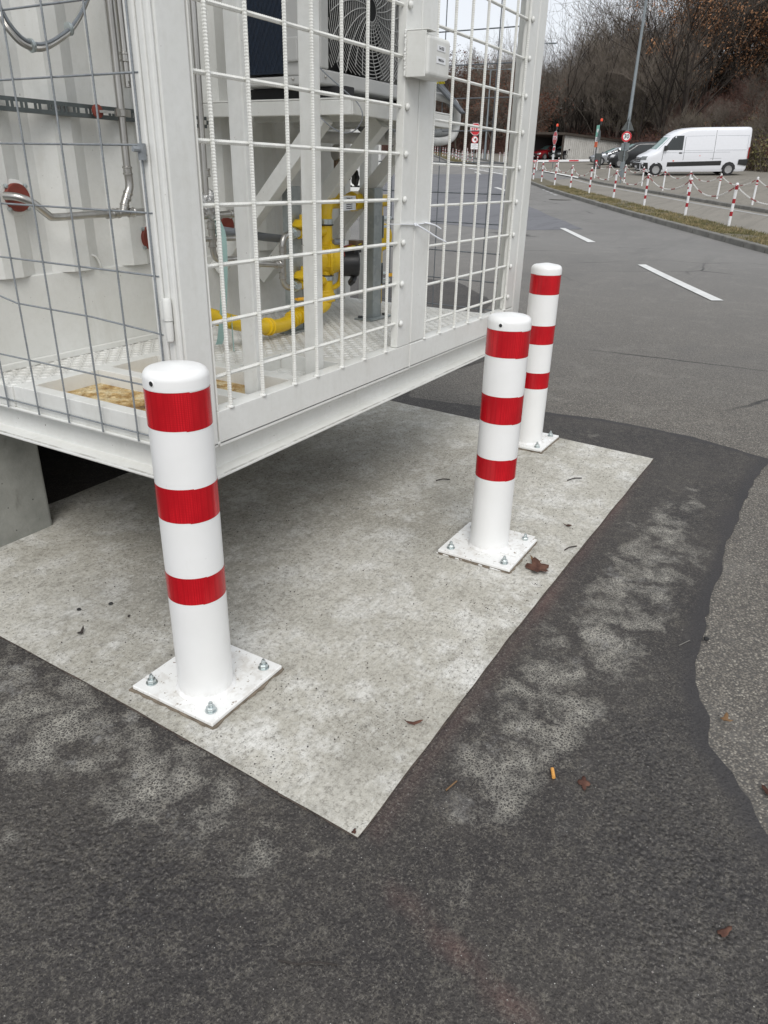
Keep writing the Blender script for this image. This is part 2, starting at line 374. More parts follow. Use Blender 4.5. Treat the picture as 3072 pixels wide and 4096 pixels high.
    def pieces(s):
        p = list(range(len(s.v)))
        def f(a):
            while p[a] != a: p[a] = p[p[a]]; a = p[a]
            return a
        for fc in s.f:
            r0 = f(fc[0])
            for i in fc[1:]: p[f(i)] = r0
        g = {}
        for fc, mi in zip(s.f, s.mi): g.setdefault(f(fc[0]), []).append((fc, mi))
        out = []
        for k, L in g.items():
            m = MB(); ix = {}
            for fc, mi in L:
                for i in fc:
                    if i not in ix: ix[i] = len(m.v); m.v.append(s.v[i])
                m.f.append(tuple(ix[i] for i in fc)); m.mi.append(mi)
            out.append(m)
        return out
    def build(s, name, mat, parent=None, local=False, smooth=False, bevel=0, origin=None, seg=2, **tags):
        if name in SPLIT:
            P = s.pieces()
            if len(P) > 1:
                for q in P: o = q.build1(SPLIT[name], mat, parent, local, smooth, bevel, origin, seg, **tags)
                return o
            name = SPLIT[name]
        return s.build1(name, mat, parent, local, smooth, bevel, origin, seg, **tags)
    def build1(s, name, mat, parent=None, local=False, smooth=False, bevel=0, origin=None, seg=2, **tags):
        off = Vector((0, 0, 0)) if local else (ORG.get(parent.name, Vector((0, 0, 0))) if parent else Vector(origin or (0, 0, 0)))
        me = bpy.data.meshes.new(name); V = np.array(s.v, dtype=float) - np.array(off)
        me.from_pydata(V.tolist(), [], s.f)
        for m in (mat if isinstance(mat, (list, tuple)) else [mat]): me.materials.append(MATS[m])
        me.polygons.foreach_set('material_index', s.mi)
        if smooth is True: me.polygons.foreach_set('use_smooth', [True] * len(s.f))
        for k, arr in s.at.items():
            at = me.attributes.new(k, 'FLOAT', 'POINT'); at.data.foreach_set('value', arr)
        me.update()
        if smooth == 'auto': me.shade_smooth(); me.set_sharp_from_angle(angle=R(35)) if hasattr(me, 'set_sharp_from_angle') else None
        o = bpy.data.objects.new(name, me); COL.objects.link(o)
        if not parent and not local: o.location = off
        if parent: o.parent = parent; ORG[o.name] = off
        if bevel:
            bm_ = o.modifiers.new('bevel', 'BEVEL'); bm_.width = bevel; bm_.segments = seg; bm_.limit_method = 'ANGLE'; bm_.angle_limit = R(40)
            pass
        put(o, **tags); return o
def text(parent, body, name, mat, loc, xdir, updir, size, depth=.0004, align='CENTER', local=False, bold=False):
    cu = bpy.data.curves.new(name, 'FONT'); cu.body = body; cu.size = size; cu.extrude = depth; cu.align_x = align; cu.align_y = 'CENTER'
    if bold: cu.offset = size * .02
    cu.resolution_u = 4
    to = bpy.data.objects.new('tmp', cu); dg = bpy.context.evaluated_depsgraph_get(); COL.objects.link(to); dg.update()
    me = bpy.data.meshes.new_from_object(to.evaluated_get(dg)); bpy.data.objects.remove(to)
    me.materials.clear(); me.materials.append(MATS[mat])
    off = Vector((0, 0, 0)) if local else ORG.get(parent.name, Vector((0, 0, 0)))
    x = Vector(xdir).normalized(); u = Vector(updir).normalized(); z = x.cross(u); l = Vector(loc) - off
    me.transform(Matrix(((x.x, u.x, z.x, l.x), (x.y, u.y, z.y, l.y), (x.z, u.z, z.z, l.z), (0, 0, 0, 1))))
    o = bpy.data.objects.new(name, me); COL.objects.link(o); o.parent = parent; ORG[o.name] = off; return o
def copy_tree(o, parent=None):
    c = o.copy(); COL.objects.link(c)
    if parent: c.parent = parent
    for ch in list(o.children): copy_tree(ch, c)
    return c
def fnoise(x, y, z=0., s=1.): return mnoise.noise(Vector((x * s, y * s, z)))
ORDN = ['first', 'second', 'third', 'fourth', 'fifth', 'sixth', 'seventh', 'eighth', 'ninth', 'tenth', 'eleventh', 'twelfth', 'thirteenth', 'fourteenth']

# ================================================================== TERRAIN
GL = -.013
def gz(x, y=0):
    if x < 7: return GL
    if x < 18: return GL + .0374 * (x - 7) ** 2 / 22
    return GL + .0374 * (x - 12.5) + .024 * max(0, x - 42)
def interp(t, P):
    if t <= P[0][0]: return P[0][1]
    for (a, b), (c, d) in zip(P, P[1:]):
        if t <= c: return b + (d - b) * (t - a) / (c - a)
    return P[-1][1]
XB = [(-60, 46), (-10, 52), (4, 55.5), (9, 60), (15, 68), (20, 76), (27, 80), (40, 84), (60, 92), (90, 110)]
AMP = [(-60, 1.1), (8, 1.1), (18, .95), (28, .74), (40, .55), (55, .42), (90, .3)]
def hz(x, y):
    xb = interp(y, XB); s = x - xb
    if s < 0: return gz(x)
    z = gz(xb)
    rise = s * s * .02 if s < 9 else 1.62 + (s - 9) * .40
    if s > 34: rise = 11.62 + (s - 34) * .10
    return z + (rise * interp(y, AMP)) + fnoise(x, y, 0, .12) * min(1, s / 10) * .8
def grid(xs, ys, zf):
    m = MB(); nx, ny = len(xs), len(ys)
    m.v = [(x, y, zf(x, y)) for y in ys for x in xs]
    m.f = [(j * nx + i, j * nx + i + 1, (j + 1) * nx + i + 1, (j + 1) * nx + i) for j in range(ny - 1) for i in range(nx - 1)]
    m.mi = [0] * len(m.f); return m
def smoothstep(e0, e1, x):
    t = min(1, max(0, (x - e0) / (e1 - e0))); return t * t * (3 - 2 * t)
grid([-60, -20, 0, 5] + [7 + i for i in range(12)] + [20 + 2 * i for i in range(60)] + [200, 400], list(np.arange(-120, 160, 10.)), lambda x, y: gz(min(x, 142)) - .06)\
    .build('ground', 'leaf_litter_soil', kind='structure')
rx = [-25, -10, -2] + [round(v, 2) for v in np.arange(0, 26, .5)] + [26 + i for i in range(62)]
m = grid(rx, [-30, -20, -12, -6, -2, 0, 2, 4, 6, 8, 10, 13, 16, 20, 25, 30, 36, 42, 50, 60], lambda x, y: gz(x))
# split: near coarse asphalt / far smoother road
m.mi = [0 if sum(m.v[i][0] for i in f) / 4 < 300 else 1 for f in m.f]
def road_mat():
    g = NG('road_asphalt'); v = g.vor(150); big = g.noise(.35, 5, .6); mid = g.noise(3, 5, .7)
    sep = g.n('ShaderNodeSeparateColor'); g.l(v.outputs['Color'], sep.inputs[0])
    c = g.mix(g.mapr(sep.outputs[0], .15, .9), (.105, .092, .076), (.255, .228, .188))
    c = g.mix(g.mapr(sep.outputs[1], .87, .93, 0, .8), c, (.46, .42, .35))
    c = g.mix(g.mapr(v.outputs[0], .40, .66, 0, .8), c, (.040, .037, .034))
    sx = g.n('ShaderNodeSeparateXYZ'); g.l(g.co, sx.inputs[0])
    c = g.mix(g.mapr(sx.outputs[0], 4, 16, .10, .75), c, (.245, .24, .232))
    c = g.mix(g.mapr(big.outputs[0], .35, .65, .30, 0), c, (.115, .112, .108))
    c = g.mix(g.mapr(mid.outputs[0], .52, .75, 0, .3), c, (.31, .295, .265))
    st = g.noise(.5, 6, .7, co=g.scaled((.35, 1.6, 1)), dist=1.2)
    c = g.mix(g.mapr(st.outputs[0], .52, .70, 0, .35), c, (.11, .108, .106))
    cr = g.vor(.55, 'DISTANCE_TO_EDGE', co=None); nzd = g.noise(2.5, 4)
    crd = g.mix(.12, g.co, nzd.outputs[1]); g.l(crd, cr.inputs['Vector'])
    c = g.mix(g.math('MULTIPLY', g.mapr(cr.outputs[0], .004, .012, .8, 0), g.mapr(g.noise(.25, 2).outputs[0], .52, .6)), c, (.03, .03, .03))
    return g.done(c, .85, 0, g.bump(g.mapr(v.outputs[0], 0, .6, 1, 0), .7, .005), .35)
road_mat()
m.build('road', ['road_asphalt', 'road_asphalt'], kind='structure')
def arc(P):
    L = [0]
    for a, b in zip(P, P[1:]): L.append(L[-1] + hypot(b[0] - a[0], b[1] - a[1]))
    return L
def samp(P, n):
    L = arc(P); out = []
    for i in range(n + 1):
        t = L[-1] * i / n
        for k in range(len(P) - 1):
            if t <= L[k + 1] + 1e-9:
                q = (t - L[k]) / (L[k + 1] - L[k]); out.append((P[k][0] + (P[k + 1][0] - P[k][0]) * q, P[k][1] + (P[k + 1][1] - P[k][1]) * q)); break
    return out
def strip(A, B, n, mm, h, zf=gz):
    A = samp(A, n); B = samp(B, n); m = MB()
    m.v = [(a[0] + (b[0] - a[0]) * j / mm, a[1] + (b[1] - a[1]) * j / mm, 0) for a, b in zip(A, B) for j in range(mm + 1)]
    m.v = [(x, y, zf(x, y) + h) for x, y, _ in m.v]
    m.f = [(i * (mm + 1) + j, (i + 1) * (mm + 1) + j, (i + 1) * (mm + 1) + j + 1, i * (mm + 1) + j + 1) for i in range(n) for j in range(mm)]
    m.mi = [0] * len(m.f); return m
def offs(P, d):   # offset to the hill side (right of travel when listed from far-left to near-right)
    out = []
    for i, p in enumerate(P):
        a = P[max(i - 1, 0)]; b = P[min(i + 1, len(P) - 1)]; t = Vector((b[0] - a[0], b[1] - a[1])).normalized(); out.append((p[0] - t.y * d, p[1] + t.x * d))
    return out
KF = [(43.4, 16.3), (40.1, 14.6), (35.3, 12.15), (30.5, 9.5), (24.2, 5.9), (20.45, 3.66), (18.44, 2.43), (16.6, 1.33), (14, -.4), (10, -3.4), (4, -8.6), (-2, -14)]
KR = [(46.1, 14.0), (45.4, 13.6), (40.2, 10.4), (34.1, 6.72), (30.1, 4.38), (26.4, 2.06), (20, -2.2), (12, -8), (2, -15)]
VB = offs(KF, 1.12)
strip(VB, KR, 60, 6, .010).build('lane', 'lane_asphalt', kind='structure')
hillbase = [(80, 27), (76, 20), (68, 15), (60, 9), (55.5, 4), (52, -10), (48, -30), (40, -60)]
KRb = offs(KR, .22)
strip([(60, 23.5)] + KRb, [(84, 40)] + hillbase, 60, 14, .035).build('car_park', 'parking_asphalt', kind='structure')
def kerb(name, P, wd, h, n):
    S = samp(P, n); m = MB(); S2 = offs(S, wd)
    for i in range(n):
        if i % 1 == 0:
            a, b = Vector(S[i]), Vector(S[i + 1]); a2, b2 = Vector(S2[i]), Vector(S2[i + 1])
            g0 = .012 / max(.2, (b - a).length); a_, b_ = a.lerp(b, g0), a.lerp(b, 1 - g0); a2_, b2_ = a2.lerp(b2, g0), a2.lerp(b2, 1 - g0)
            hj = h + random.uniform(-.006, .006)
            za, zb = gz(a.x), gz(b.x)
            m.add([(a_.x, a_.y, za - .05), (b_.x, b_.y, zb - .05), (b2_.x, b2_.y, zb - .05), (a2_.x, a2_.y, za - .05),
                   (a_.x + .01, a_.y + .005, za + hj), (b_.x + .01, b_.y + .005, zb + hj), (b2_.x, b2_.y, zb + hj), (a2_.x, a2_.y, za + hj)],
                  [(0, 1, 5, 4), (1, 2, 6, 5), (2, 3, 7, 6), (3, 0, 4, 7), (4, 5, 6, 7)])
    return m.build(name, 'kerb_stone', kind='structure', bevel=.02)
kerb('kerb', KF, .16, .12, 62); kerb('kerb', KR, .20, .12, 60)
KI = [(85, 44.5), (73.7, 37.4), (69.6, 34.8), (62.6, 30.5), (60.4, 28.6), (58.9, 27.2)]; kerb('kerb', KI, .2, .12, 20)
KP = [(84, 40.5), (70.5, 31.7), (63.8, 26.9), (59.6, 23.7)]; kerb('kerb', KP, .2, .12, 20)
def verge(P, Q, n):
    m = strip(P, Q, n, 6, .105)
    m.v = [(x, y, z + .035 * fnoise(x, y, 3, 2.2) + .015 * fnoise(x, y, 1, 9)) for x, y, z in m.v]; return m
verge(offs(KF, .15), VB, 240).build('verge', 'brown_verge', kind='structure')
verge(offs(KI, .18), offs(KI, 1.5), 60).build('verge', 'brown_verge', kind='structure')
# hillside
ss = [0, 1, 2, 3.5, 5, 7, 9, 12, 15, 18, 22, 26, 30, 34, 42, 55, 75]
yy = list(np.arange(-70, 92, 3.)); m = MB()
m.v = [(interp(y, XB) + s, y, hz(interp(y, XB) + s, y) + .045 + (0 if s else -.2)) for y in yy for s in ss]; nx = len(ss)
m.f = [(j * nx + i, j * nx + i + 1, (j + 1) * nx + i + 1, (j + 1) * nx + i) for j in range(len(yy) - 1) for i in range(nx - 1)]; m.mi = [0] * len(m.f)
m.build('hillside', 'leaf_litter_soil', smooth=True, kind='structure')
# road markings and repair patches
def quadstrip(name, pts, mat, h, sub=8):
    (a, b, c, d) = pts; m = strip([a, b], [d, c], sub, 1, h); return m.build(name, mat, kind='structure')
quadstrip('road_marking', [(18.86, 6.04), (16.23, 4.55), (16.33, 4.41), (18.88, 5.90)], 'road_paint', .009)
quadstrip('road_marking', [(13.25, 2.83), (10.11, 1.2), (10.2, 1.07), (13.35, 2.72)], 'road_paint', .009)
quadstrip('road_marking', [(36.05, 15.05), (33.11, 13.2), (33.2, 13.03), (36.15, 14.88)], 'road_paint', .009)
quadstrip('road_marking', [(50.5, 22.6), (47.9, 21.1), (47.9, 20.9), (50.5, 22.4)], 'road_paint', .009)
def line(name, a, b, wd, mat, h=.009, n=10):
    d = Vector((b[0] - a[0], b[1] - a[1])).normalized(); q = (-d.y * wd / 2, d.x * wd / 2)
    strip([(a[0] + q[0], a[1] + q[1]), (b[0] + q[0], b[1] + q[1])], [(a[0] - q[0], a[1] - q[1]), (b[0] - q[0], b[1] - q[1])], n, 1, h).build(name, mat, kind='structure')
WL = offs(KR, -.42)
strip(offs(KR, -.36)[1:], offs(KR, -.50)[1:], 60, 1, .016).build('road_marking', 'worn_road_paint', kind='structure')
line('road_marking', (52.5, 18.4), (45.2, 13.2), .35, 'road_paint', .05)
for k in range(9):
    t = k / 8; a = Vector((54.7, 24.9)).lerp(Vector((47.7, 18.9)), t); b = Vector((55.9, 23.4)).lerp(Vector((49.8, 18.2)), t)
    line('road_marking', (a.x, a.y), (b.x, b.y), .28, 'road_paint')
line('road_marking', (54.9, 25.1), (47.4, 18.7), .22, 'road_paint'); line('road_marking', (56.1, 23.5), (49.9, 18.1), .22, 'road_paint')
for k in range(5):
    a = Vector((46.6, 18.6)).lerp(Vector((43.6, 17.2)), k / 4); line('road_marking', (a.x, a.y), (a.x + .8, a.y - 1.0), .2, 'road_paint')
for k in range(4): line('road_marking', (35.6 - k * 1.1, 12.4 - k * .55), (34.9 - k * 1.1, 12.05 - k * .55), .13, 'worn_road_paint')
def patch(name, poly, mat, h, jit=.05, res=.25, attrs=None, sub=.6, inset=0):
    """flat sheet with an irregular outline, triangulated on a fine grid so that it follows the terrain"""
    pts = []
    for i, p in enumerate(poly):
        q = poly[(i + 1) % len(poly)]; L = hypot(q[0] - p[0], q[1] - p[1]); n = max(1, int(L / res))
        for k in range(n):
            x = p[0] + (q[0] - p[0]) * k / n; y = p[1] + (q[1] - p[1]) * k / n
            if jit and k: x += fnoise(x, y, 5, 1.1 / max(res, .05) * .35) * jit; y += fnoise(x, y, 9, 1.1 / max(res, .05) * .35) * jit
            pts.append((x, y))
    bm = bmesh.new(); bm.faces.new([bm.verts.new((x, y, 0)) for x, y in pts]); 
    xs = [p[0] for p in pts]; ys = [p[1] for p in pts]
    for ax, lo, hi in ((0, min(xs), max(xs)), (1, min(ys), max(ys))):
        t = lo + sub
        while t < hi:
            co = (t, 0, 0) if ax == 0 else (0, t, 0); no = (1, 0, 0) if ax == 0 else (0, 1, 0)
            bmesh.ops.bisect_plane(bm, geom=bm.verts[:] + bm.edges[:] + bm.faces[:], plane_co=co, plane_no=no); t += sub
    for v in bm.verts: v.co.z = gz(v.co.x) + h
    bmesh.ops.triangulate(bm, faces=bm.faces[:])
    me = bpy.data.meshes.new(name); bm.normal_update()
    bm.faces.ensure_lookup_table()
    if bm.faces[0].normal.z < 0: bmesh.ops.reverse_faces(bm, faces=bm.faces[:])
    bm.to_mesh(me); bm.free(); me.materials.append(MATS[mat])
    if attrs:
        for k, fn in attrs.items():
            at = me.attributes.new(k, 'FLOAT', 'POINT'); at.data.foreach_set('value', [fn(v.co.x, v.co.y) for v in me.vertices])
    o = bpy.data.objects.new(name, me); COL.objects.link(o); put(o, kind='structure'); return o
patch('asphalt_patch', [(25.1, 9.15), (18.9, 5.45), (17.6, 7.0), (18.4, 9.4), (20, 14), (30, 24), (44, 30), (47, 24), (49, 19.8), (40, 15.6), (33, 12.4)], 'smooth_patch', .004, .1, 1.0, sub=2)
TAR = [(.4, -1.2), (1.2, -.42), (1.49, -.18), (1.62, -.1), (1.70, -.045), (1.74, -.01), (1.86, .005), (1.96, .05), (2.06, .075), (2.14, .085), (2.3, .085), (2.4, .10), (2.7, .10), (3.0, .115), (3.45, .105),
       (3.95, .085), (4.27, .06), (4.43, .47), (4.47, 1.02), (4.40, 1.38), (4.26, 1.87), (4.22, 2.25), (4.6, 2.44), (5.3, 2.28), (5.9, 2.25), (7.27, 3.1), (8.4, 3.4), (9.6, 4.4), (9.9, 6.5), (7, 9.5), (2, 10.5), (-2, 9), (-4, 4), (-3, -2)]
def ell(x, y, cx, cy, rx_, ry_, a=0):
    dx, dy = x - cx, y - cy; c, s = cos(a), sin(a); u = (dx * c + dy * s) / rx_; v = (-dx * s + dy * c) / ry_
    return math.exp(-(u * u + v * v))
RC = (.59, 1.27)
def residue(x, y):
    r = 1.0 * ell(x, y, 2.1, .36, .75, .20) + .9 * ell(x, y, 3.0, .33, .5, .17) + .55 * ell(x, y, 1.45, .42, .3, .2) + .1 * ell(x, y, 1.2, .45, .3, .2) \
        + 1.0 * ell(x, y, .90, 1.55, .18, .45) + .7 * ell(x, y, .88, 1.05, .15, .35) + .9 * ell(x, y, .88, 2.1, .2, .4) + .6 * ell(x, y, 3.6, .28, .3, .08) \
        + .5 * ell(x, y, 4.15, 1.0, .10, .25) + .5 * ell(x, y, 4.3, 1.9, .2, .3) + 1.3 * ell(x, y, RC[0], RC[1], .035, .035) - .9 * ell(x, y, 1.65, .16, .25, .09) - .8 * ell(x, y, 3.7, .22, .45, .06) - .5 * ell(x, y, 2.35, .56, .1, .05)
    return max(-.4, min(1, r * 1.05)) - .16
def margin(x, y):
    b = 9
    P = TAR[1:20]
    for (ax, ay), (bx, by) in zip(P, P[1:]):
        L2 = (bx - ax) ** 2 + (by - ay) ** 2
        t = max(0, min(1, ((x - ax) * (bx - ax) + (y - ay) * (by - ay)) / L2)); b = min(b, hypot(x - ax - t * (bx - ax), y - ay - t * (by - ay)))
    w_ = .042 + .03 * mnoise.noise(Vector((x * 3, y * 3, 8)))
    return 1 - smoothstep(w_ * .6, w_ * 1.3, b)
def roughf(x, y):
    return min(1, 1.1 * ell(x, y, 1.55, .10, .35, .16, .3) + .9 * ell(x, y, 1.2, -.05, .3, .2) + .55 * ell(x, y, .75, .9, .2, .3) + .6 * ell(x, y, .6, 1.2, .2, .3))
def redf(x, y):
    d = abs((x - 1.0) * .62 + (y - .60) * .785); e = 0
    # chalk streak leaving the slab corner, and brick dust along the slab edge
    ax, ay, bx, by = .93, .50, .79, .02
    t = ((x - ax) * (bx - ax) + (y - ay) * (by - ay)) / ((bx - ax) ** 2 + (by - ay) ** 2); t = min(1, max(0, t)); dd = hypot(x - ax - t * (bx - ax), y - ay - t * (by - ay))
    e = .5 * math.exp(-(dd / .014) ** 2) * (1 - abs(t - .5) * 1.2)
    e2 = .5 * math.exp(-((y - .605) / .03) ** 2) * (1 if 1.0 < x < 3.8 else 0) * (.4 + .6 * max(0, fnoise(x, y, 2, 3)) * 2)
    return max(0, min(1, e + e2))
patch('tar_patch', TAR, 'fresh_tar_asphalt', .004, .018, .035, {'residue': residue, 'rough': roughf, 'red': redf, 'margin': lambda x, y: margin(x, y) if x > 1 and y < 2.4 else 0.}, sub=.04)
# smooth bitumen band poured along the edge of the patch
edge = TAR[2:20]
def ribbon(name, P, wfn, mat, h, n):
    S = samp(P, n); m = MB()
    for i, p in enumerate(S):
        a = S[max(i - 1, 0)]; b = S[min(i + 1, n)]; t = Vector((b[0] - a[0], b[1] - a[1])).normalized(); w0, w1 = wfn(i / n, p)
        x0, y0 = p[0] + t.y * w0, p[1] - t.x * w0; x1, y1 = p[0] - t.y * w1, p[1] + t.x * w1
        m.v += [(x0, y0, gz(x0) + h), (x1, y1, gz(x1) + h)]
    m.f = [(2 * i, 2 * i + 2, 2 * i + 3, 2 * i + 1) for i in range(n)]; m.mi = [0] * n
    return m.build(name, mat, kind='structure')
SLAB_H = .008
SLAB = [(1.0, .622), (1.045, 1.5), (1.06, 2.0), (1.07, 2.72), (4.02, 2.75), (4.06, 2.35), (4.05, 2.29), (3.98, 1.45), (3.905, .59), (2.85, .61), (1.95, .625)]
def stain(x, y):
    s = .75 * ell(x, y, 2.3, 1.9, .9, .45) + .5 * ell(x, y, 1.6, 1.6, .35, .3) + .35 * ell(x, y, 2.6, 1.25, .6, .12, .2) + .3 * ell(x, y, 3.3, 1.7, .3, .3)
    s += .25 * ell(x, y, 1.25, .75, .2, .1)
    d = min(abs(x - 1.39 if 1.15 < y < 1.44 else 9), 9)
    s *= .5 + .9 * (mnoise.noise(Vector((x * 2.3, y * 2.3, 1))) * .5 + .5)
    e = min(x - 1.03, y - .615, 3.95 - x); s += .30 * math.exp(-max(0, e) / .02) * (.5 + mnoise.noise(Vector((x * 9, y * 9, 4))))
    # mortar squeezed out round the base plates
    for cx, cy in ((1.245, 1.295), (2.475, .935), (3.80, 1.25)):
        q = max(abs(x - cx), abs(y - cy)); s += .85 * math.exp(-((q - .155) / .014) ** 2)
    return max(0, min(.9, s))
patch('concrete_slab', SLAB, 'cast_concrete', .008, .0028, .03, {'stain': stain}, sub=.035)
ribbon('slab_joint', [SLAB[i] for i in (3, 2, 1, 0, 10, 9, 8, 7, 6, 5)], lambda t, p: (.003 + .005 * fnoise(p[0], p[1], 1, 25), .003 + .009 * max(-.4, fnoise(p[0], p[1], 2, 14)) + .005 * fnoise(p[0], p[1], 5, 40)), 'joint_dirt', .0062, 900)
# manhole cover in the road
m = MB(); m.lathe((29.25, 9.47, gz(29.25) + .003), [(.42, 0), (.42, .008), (.33, .008), (.33, .004), (.30, .004), (.30, .009), (0, .009)], 28)
m.build('manhole_cover', 'kerb_stone', origin=(29.25, 9.47, gz(29.25)), label='round iron manhole cover set in the road beside the kerb', category='manhole cover')

# ================================================================== CONTAINER WITH CAGE
X0, Y0, Z0 = 1.391, 1.429, .508          # outer corner of the bottom flange
XE = 3.915; YW = 2.42; FLZ = .690
con = thing('equipment_container', 'white steel equipment container with barred cage bay, standing on concrete blocks', 'container', (X0, Y0, 0))
W = 'white_painted_steel'
# base frame: C-channels
m = MB()
def chan(fn, L0, L1):   # fn(u along, v inwards, z)
    prof = [(0, .508), (.075, .508), (.075, .518), (.048, .520), (.048, .606), (.0, .610), (.0, .622), (.075, .622), (.075, .615), (.056, .612), (.056, .526), (.075, .523)]
    prof = [(0, .508), (.07, .508), (.07, .622), (.0, .622), (.0, .613), (.046, .606), (.046, .524), (.0, .517)]
    n = len(prof); m.add([fn(L0, v, z) for v, z in prof] + [fn(L1, v, z) for v, z in prof],
        [tuple(range(n)), tuple(range(n, 2 * n))[::-1]] + [(i, n + i, n + (i + 1) % n, (i + 1) % n) for i in range(n)])
chan(lambda u, v, z: (u, Y0 + v, z), X0 + .0, XE)
chan(lambda u, v, z: (X0 + v, u, z), Y0, 8.2)
chan(lambda u, v, z: (XE - v, u, z), Y0, YW + .1)
for x in (1.9, 2.45, 3.0, 3.5): m.box(x, x + .06, Y0 + .08, YW, .52, .60)
m.build('base_frame', W, con, bevel=.003)
m = MB(); m.box(X0 + .003, XE - .003, Y0 + .002, Y0 + .045, .5172, .5185); m.box(X0 + .002, X0 + .045, Y0 + .05, 8.1, .5172, .5185)
m.build('flange_grime', 'grimy_white_steel', con)
# floor with raised lens pattern
def tread(name, rects, z, mat, parent):
    m = MB()
    for (x0, x1, y0, y1) in rects:
        m.box(x0, x1, y0, y1, z - .006, z)
    p = .0285
    for (x0, x1, y0, y1) in rects:
        i = 0; x = x0 + .014
        while x < x1 - .012:
            j = 0; y = y0 + .014
            while y < y1 - .012:
                a = pi / 4 if (i + j) % 2 else -pi / 4; c, s = cos(a), sin(a)
                P = [(-.014, 0, 0), (-.004, -.0050, 0), (.004, -.0050, 0), (.014, 0, 0), (.004, .0050, 0), (-.004, .0050, 0), (-.006, 0, .0042), (.006, 0, .0042)]
                m.add([(x + u * c - v * s, y + u * s + v * c, z + h - .0001) for u, v, h in P], [(0, 1, 6), (1, 2, 7, 6), (2, 3, 7), (3, 4, 7), (4, 5, 6, 7), (5, 0, 6)])
                j += 1; y += p
            i += 1; x += p
    return m.build(name, mat, parent)
tread('floor_plate', [(1.40, 2.335, 2.21, YW), (2.335, XE - .25, 1.50, YW), (2.03, 2.335, 1.83, 2.21), (1.39, 1.445, 2.4, 2.41)], FLZ, 'white_tread_plate', con)
tread('sump_plate', [(1.445, 1.70, 1.48, 2.16), (1.755, 1.975, 1.48, 2.16)], FLZ - .046, 'rust_stained_plate', con)
tread('sump_plate', [(2.03, 2.28, 1.48, 1.80)], FLZ - .055, 'white_tread_plate', con)
m = MB(); zt = FLZ + .004; zb = FLZ - .068
m.box(1.3925, 1.4395, 2.2105, 2.384, .6225, FLZ + .001); m.box(1.40, 1.445, 1.505, 2.16, zb, zt); m.box(1.40, 2.03, 2.1605, 2.21, zb, zt - .001); m.box(1.70, 1.755, 1.475, 2.160, zb, zt); m.box(1.975, 2.03, 1.475, 2.160, zb, zt)
m.box(2.28, 2.335, 1.475, 1.80, zb, zt); m.box(2.0305, 2.335, 1.8005, 1.83, zb, zt - .001); m.box(1.4455, 2.335, 1.475 - .02, 1.4745, zb, zt - .002)
m.build('sump_frame', W, con, bevel=.002)
# corner and intermediate posts
CT = 2.78
m = MB(); m.box(1.405, 1.508, Y0, Y0 + .022, .606, CT); m.box(1.391, 1.404, Y0 + .001, Y0 + .021, .622, CT); m.build('corner_post', W, con, bevel=.006)
m = MB(); m.box(1.3915, 1.45, Y0 + .0215, 1.452 + .02, .6225, CT); m.build('corner_post', W, con, bevel=.005)
m = MB(); m.box(1.776, 1.812, 1.50, 1.556, FLZ - .06, CT); m.build('upright', W, con, bevel=.004)
m = MB(); m.box(2.109, 2.148, 1.50, 1.556, FLZ - .06, CT); m.build('upright', W, con, bevel=.004)
m = MB(); m.box(3.812, XE, Y0, Y0 + .10, .623, CT); m.build('corner_post', W, con, bevel=.007)
m = MB(); m.box(X0, XE, Y0, Y0 + .10, CT, CT + .1); m.box(X0, X0 + .1, Y0 + .1, YW, CT, CT + .1); m.box(XE - .1, XE, Y0 + .1, YW, CT, CT + .1); m.build('top_frame', W, con, bevel=.006)
m = MB(); m.box(XE - .08, XE, YW - .08, YW, .623, CT); m.build('corner_post', W, con, bevel=.006)
# body: corrugated wall above a flat plinth
def corr(name, x0, x1, yf, z0, z1):
    m = MB(); pts = []; x = x0; k = 0
    prof = [(0, 0), (.070, 0), (.138, .036), (.208, .036)]; 
    base = 1.70 - .278 * 2 + .0
    xx = base
    while xx < x1:
        for dx, dy in prof: pts.append((xx + dx, yf + .036 - dy))
        xx += .278
    pts = [(x0, yf + .036)] + [p for p in pts if x0 < p[0] < x1] + [(x1, yf + .036)]
    n = len(pts); m.add([(x, y, z0) for x, y in pts] + [(x, y, z1) for x, y in pts], [(i, i + 1, n + i + 1, n + i) for i in range(n - 1)])
    m.add([(x0, yf + .06, z0), (x1, yf + .06, z0), (x0, yf + .06, z1), (x1, yf + .06, z1)], [(1, 0, 2, 3)])
    return m.build(name, W, con)
corr('corrugated_wall', 1.392, 3.585, 2.385, .995, 3.3)
m = MB(); m.box(1.392, 3.585, 2.405, 2.50, .600, .996); m.build('plinth', W, con, bevel=.004)
m = MB(); m.box(1.42, 3.58, 2.392, 2.4045, .6905, .715); m.build('skirting', 'white_painted_steel', con, bevel=.004)
m = MB(); m.box(1.392, 1.43, 2.51, 8.1, .622, 3.3); m.box(3.55, 3.585, 2.51, 8.1, .5, 3.3); m.box(1.431, 3.549, 8.05, 8.1, .5, 3.3); m.build('side_wall', W, con)
m = MB(); m.box(1.392, 3.585, 2.45, 8.1, 3.3, 3.34); m.build('roof', W, con)
m = MB(); m.box(1.47, 3.585, 2.5, 8.1, .53, .59); m.build('underfloor', 'timber_dark', con)
m = MB(); m.box(3.585, 3.64, 2.35, 2.43, .622, 3.3); m.build('upright', W, con, bevel=.005)
# lifting eye on the plinth
m = MB(); m.tube([(1.93 + .035 * cos(t), 2.398, 1.0 + .045 * sin(t)) for t in np.linspace(-.2, pi + .2, 9)], .005, 6); m.build('lifting_eye', W, con, smooth=True)
